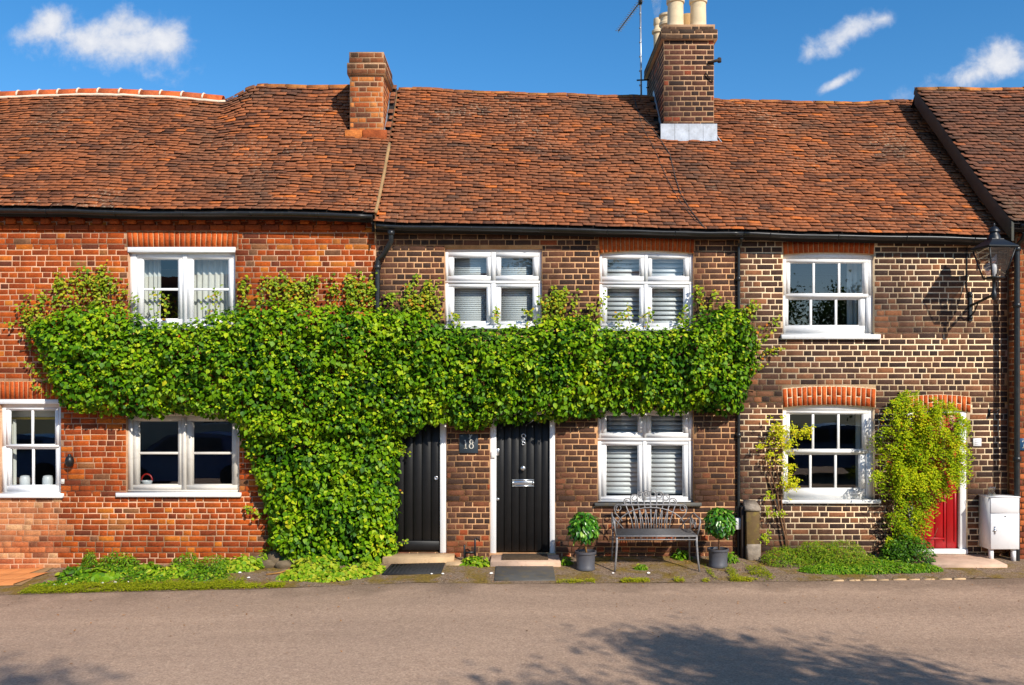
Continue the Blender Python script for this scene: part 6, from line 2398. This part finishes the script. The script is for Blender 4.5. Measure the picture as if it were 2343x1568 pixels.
# ================================================================== ACROSS THE ROAD (seen in reflections and by its shadow)
opp = thing('brick_cottage', (-1.5, -24, -.3), 'cottage across the road whose roof and chimney show in the upper panes', 'house')
m = MB()
m.box(-16, 8.5, -29, -24, -.6, 4.6)
m.build('wall', CREAMPAINT, opp)
m = MB()
m.prism([(0, 0)], 0, 0) if False else None
m.add([(-16.3, -23.7, 4.45), (8.8, -23.7, 4.45), (8.8, -26.5, 7.3), (-16.3, -26.5, 7.3), (-16.3, -29.3, 4.45), (8.8, -29.3, 4.45)], [(0, 3, 2, 1), (3, 4, 5, 2), (0, 4, 3), (1, 2, 5), (0, 1, 5, 4)])
m.build('roof', TILE_DARK, opp)
m = MB(); m.box(-2.6, -1.8, -27, -26, 6.5, 9.0); m.box(-2.66, -1.74, -27.06, -25.94, 8.7, 8.9); m.lathe([(.12, 0), (.1, .4)], (-2.2, -26.5, 9.0), 12)
m.build('chimney', STACK_BRICK, opp)
for x in (-12, -8.5, -5, 0.5, 4, 7):
    for z in (.9, 3.0):
        q = MB(); slabwall(q, x - .55, x + .55, z, z + 1.1, [(x - .48, x - .03, z + .07, z + 1.03), (x + .03, x + .48, z + .07, z + 1.03)], -24.0, -23.94)
        wo_ = q.build('window', WHITE, opp)
        q = MB(); q.add([(x - .5, -23.985, z + .05), (x + .5, -23.985, z + .05), (x + .5, -23.985, z + 1.05), (x - .5, -23.985, z + 1.05)], [(3, 2, 1, 0)]); q.build('pane', GUTTER, wo_)


def car(x, y, label, mat):
    o = thing('parked_car', (x, y, road_z(x, y)), label, 'car')
    zg_ = road_z(x, y)
    prof = [(-2.0, .3), (-2.05, .6), (-1.95, .85), (-1.2, .95), (-.6, 1.38), (.3, 1.46), (1.2, 1.4), (1.75, 1.0), (1.98, .9), (2.02, .5), (1.95, .28)]
    m = MB()
    n = len(prof)
    V_ = []
    for yy, sc in ((-.78, .0), (-.84, .0), (.84, .0), (.78, .0)):
        for (a, b) in prof:
            ins = .16 if b > 1.0 else 0
            s_ = 1 if yy > 0 else -1
            V_.append((x + a, y + (yy - s_ * ins), zg_ + b))
    P_ = [tuple(range(n - 1, -1, -1)), tuple(range(3 * n, 4 * n))]
    for r_ in range(3):
        for i in range(n):
            j = (i + 1) % n
            P_.append((r_ * n + i, r_ * n + j, (r_ + 1) * n + j, (r_ + 1) * n + i))
    m.add(V_, P_)
    m.build('body', mat, o, False, True)
    for s_ in (-1, 1):
        for (xa, xb) in ((-.95, -.12), (-.02, .95)):
            q = MB()
            yv = y + s_ * .71
            q.add([(x + xa, yv + s_ * .1, zg_ + .98), (x + xb, yv + s_ * .1, zg_ + .98), (x + min(xb, .9) - .02, yv - s_ * .02, zg_ + 1.34), (x + max(xa, -.55), yv - s_ * .02, zg_ + 1.34)], [(0, 1, 2, 3)])
            q.build('side_window', GUTTER, o)
        for xw in (-1.3, 1.25):
            q = MB()
            q.lathe([(.32, -.1), (.33, -.08), (.33, .08), (.32, .1)], (0, 0, 0), 20)
            wq = q.build('wheel', TYRE, o)
            wq.matrix_basis = Matrix.Translation((x + xw, y + s_ * .76, zg_ + .33)) @ Matrix.Rotation(math.pi / 2, 4, 'X')
    return o


car(-8.6, -12.2, 'blue parked car reflected in the ground floor casement of the red cottage', CARBLUE)
car(-13.6, -12.3, 'blue parked car reflected in the leftmost ground floor sash', CARBLUE)
car(8.6, -12.4, 'blue parked car reflected in the lower sash window of the dark brick cottage', CARBLUE)


def tree(x, y, h, spread, label, seed, low=.5, n=9000):
    rr = random.Random(seed)
    zg_ = road_z(x, y)
    o = thing('tree', (x, y, zg_), label, 'tree', 'trees across the road')
    m = MB()
    m.tube([(x, y, zg_ - .1), (x + .05, y, zg_ + h * .2), (x - .03, y + .05, zg_ + h * .45), (x, y, zg_ + h * .75)], [.2, .16, .12, .05], 9)
    tips = []
    for q in range(26):
        a = rr.random() * 6.28
        z = h * rr.uniform(low - .1, .85)
        L = spread * rr.uniform(.5, 1.0) * (1 - .5 * abs(z / h - .55))
        e = (x + math.cos(a) * L, y + math.sin(a) * L, zg_ + z + L * .35)
        m.tube([(x, y, zg_ + z * .85), ((x + e[0]) / 2, (y + e[1]) / 2, zg_ + z * .95 + .1), e], [.06, .035, .01], 5)
        tips.append(e)
        tips.append(((x + e[0]) / 2, (y + e[1]) / 2, zg_ + z * .95 + .2))
    m.build('trunk', BARK, o)
    pl_ = []
    for q in range(n):
        t = rr.choice(tips)
        p = np.array(t) + NR.normal(0, 1, 3) * np.array((.34, .34, .26))
        pl_.append(('l', leaf_m(p, NR.normal(0, 1, 3) + (0, 0, .6), NR.normal(0, 1, 3), rr.uniform(.05, .095)), rr.random(), -1))
    join('crown', LT, pl_, TREE_LEAF, o)
    return o


TREES = True
if TREES:
    tree(5.4, -10.9, 5.25, 1.9, 'leafy tree across the road casting the broad shadow on the right of the tarmac', 3, n=38000)
    tree(9.7, -10.75, 5.15, 2.0, 'leafy tree across the road casting the shadow at the right edge', 4, n=38000)
    tree(1.35, -14.2, 8.1, 1.5, 'leafy tree across the road casting the shadow in the left corner of the tarmac', 5, n=20000)
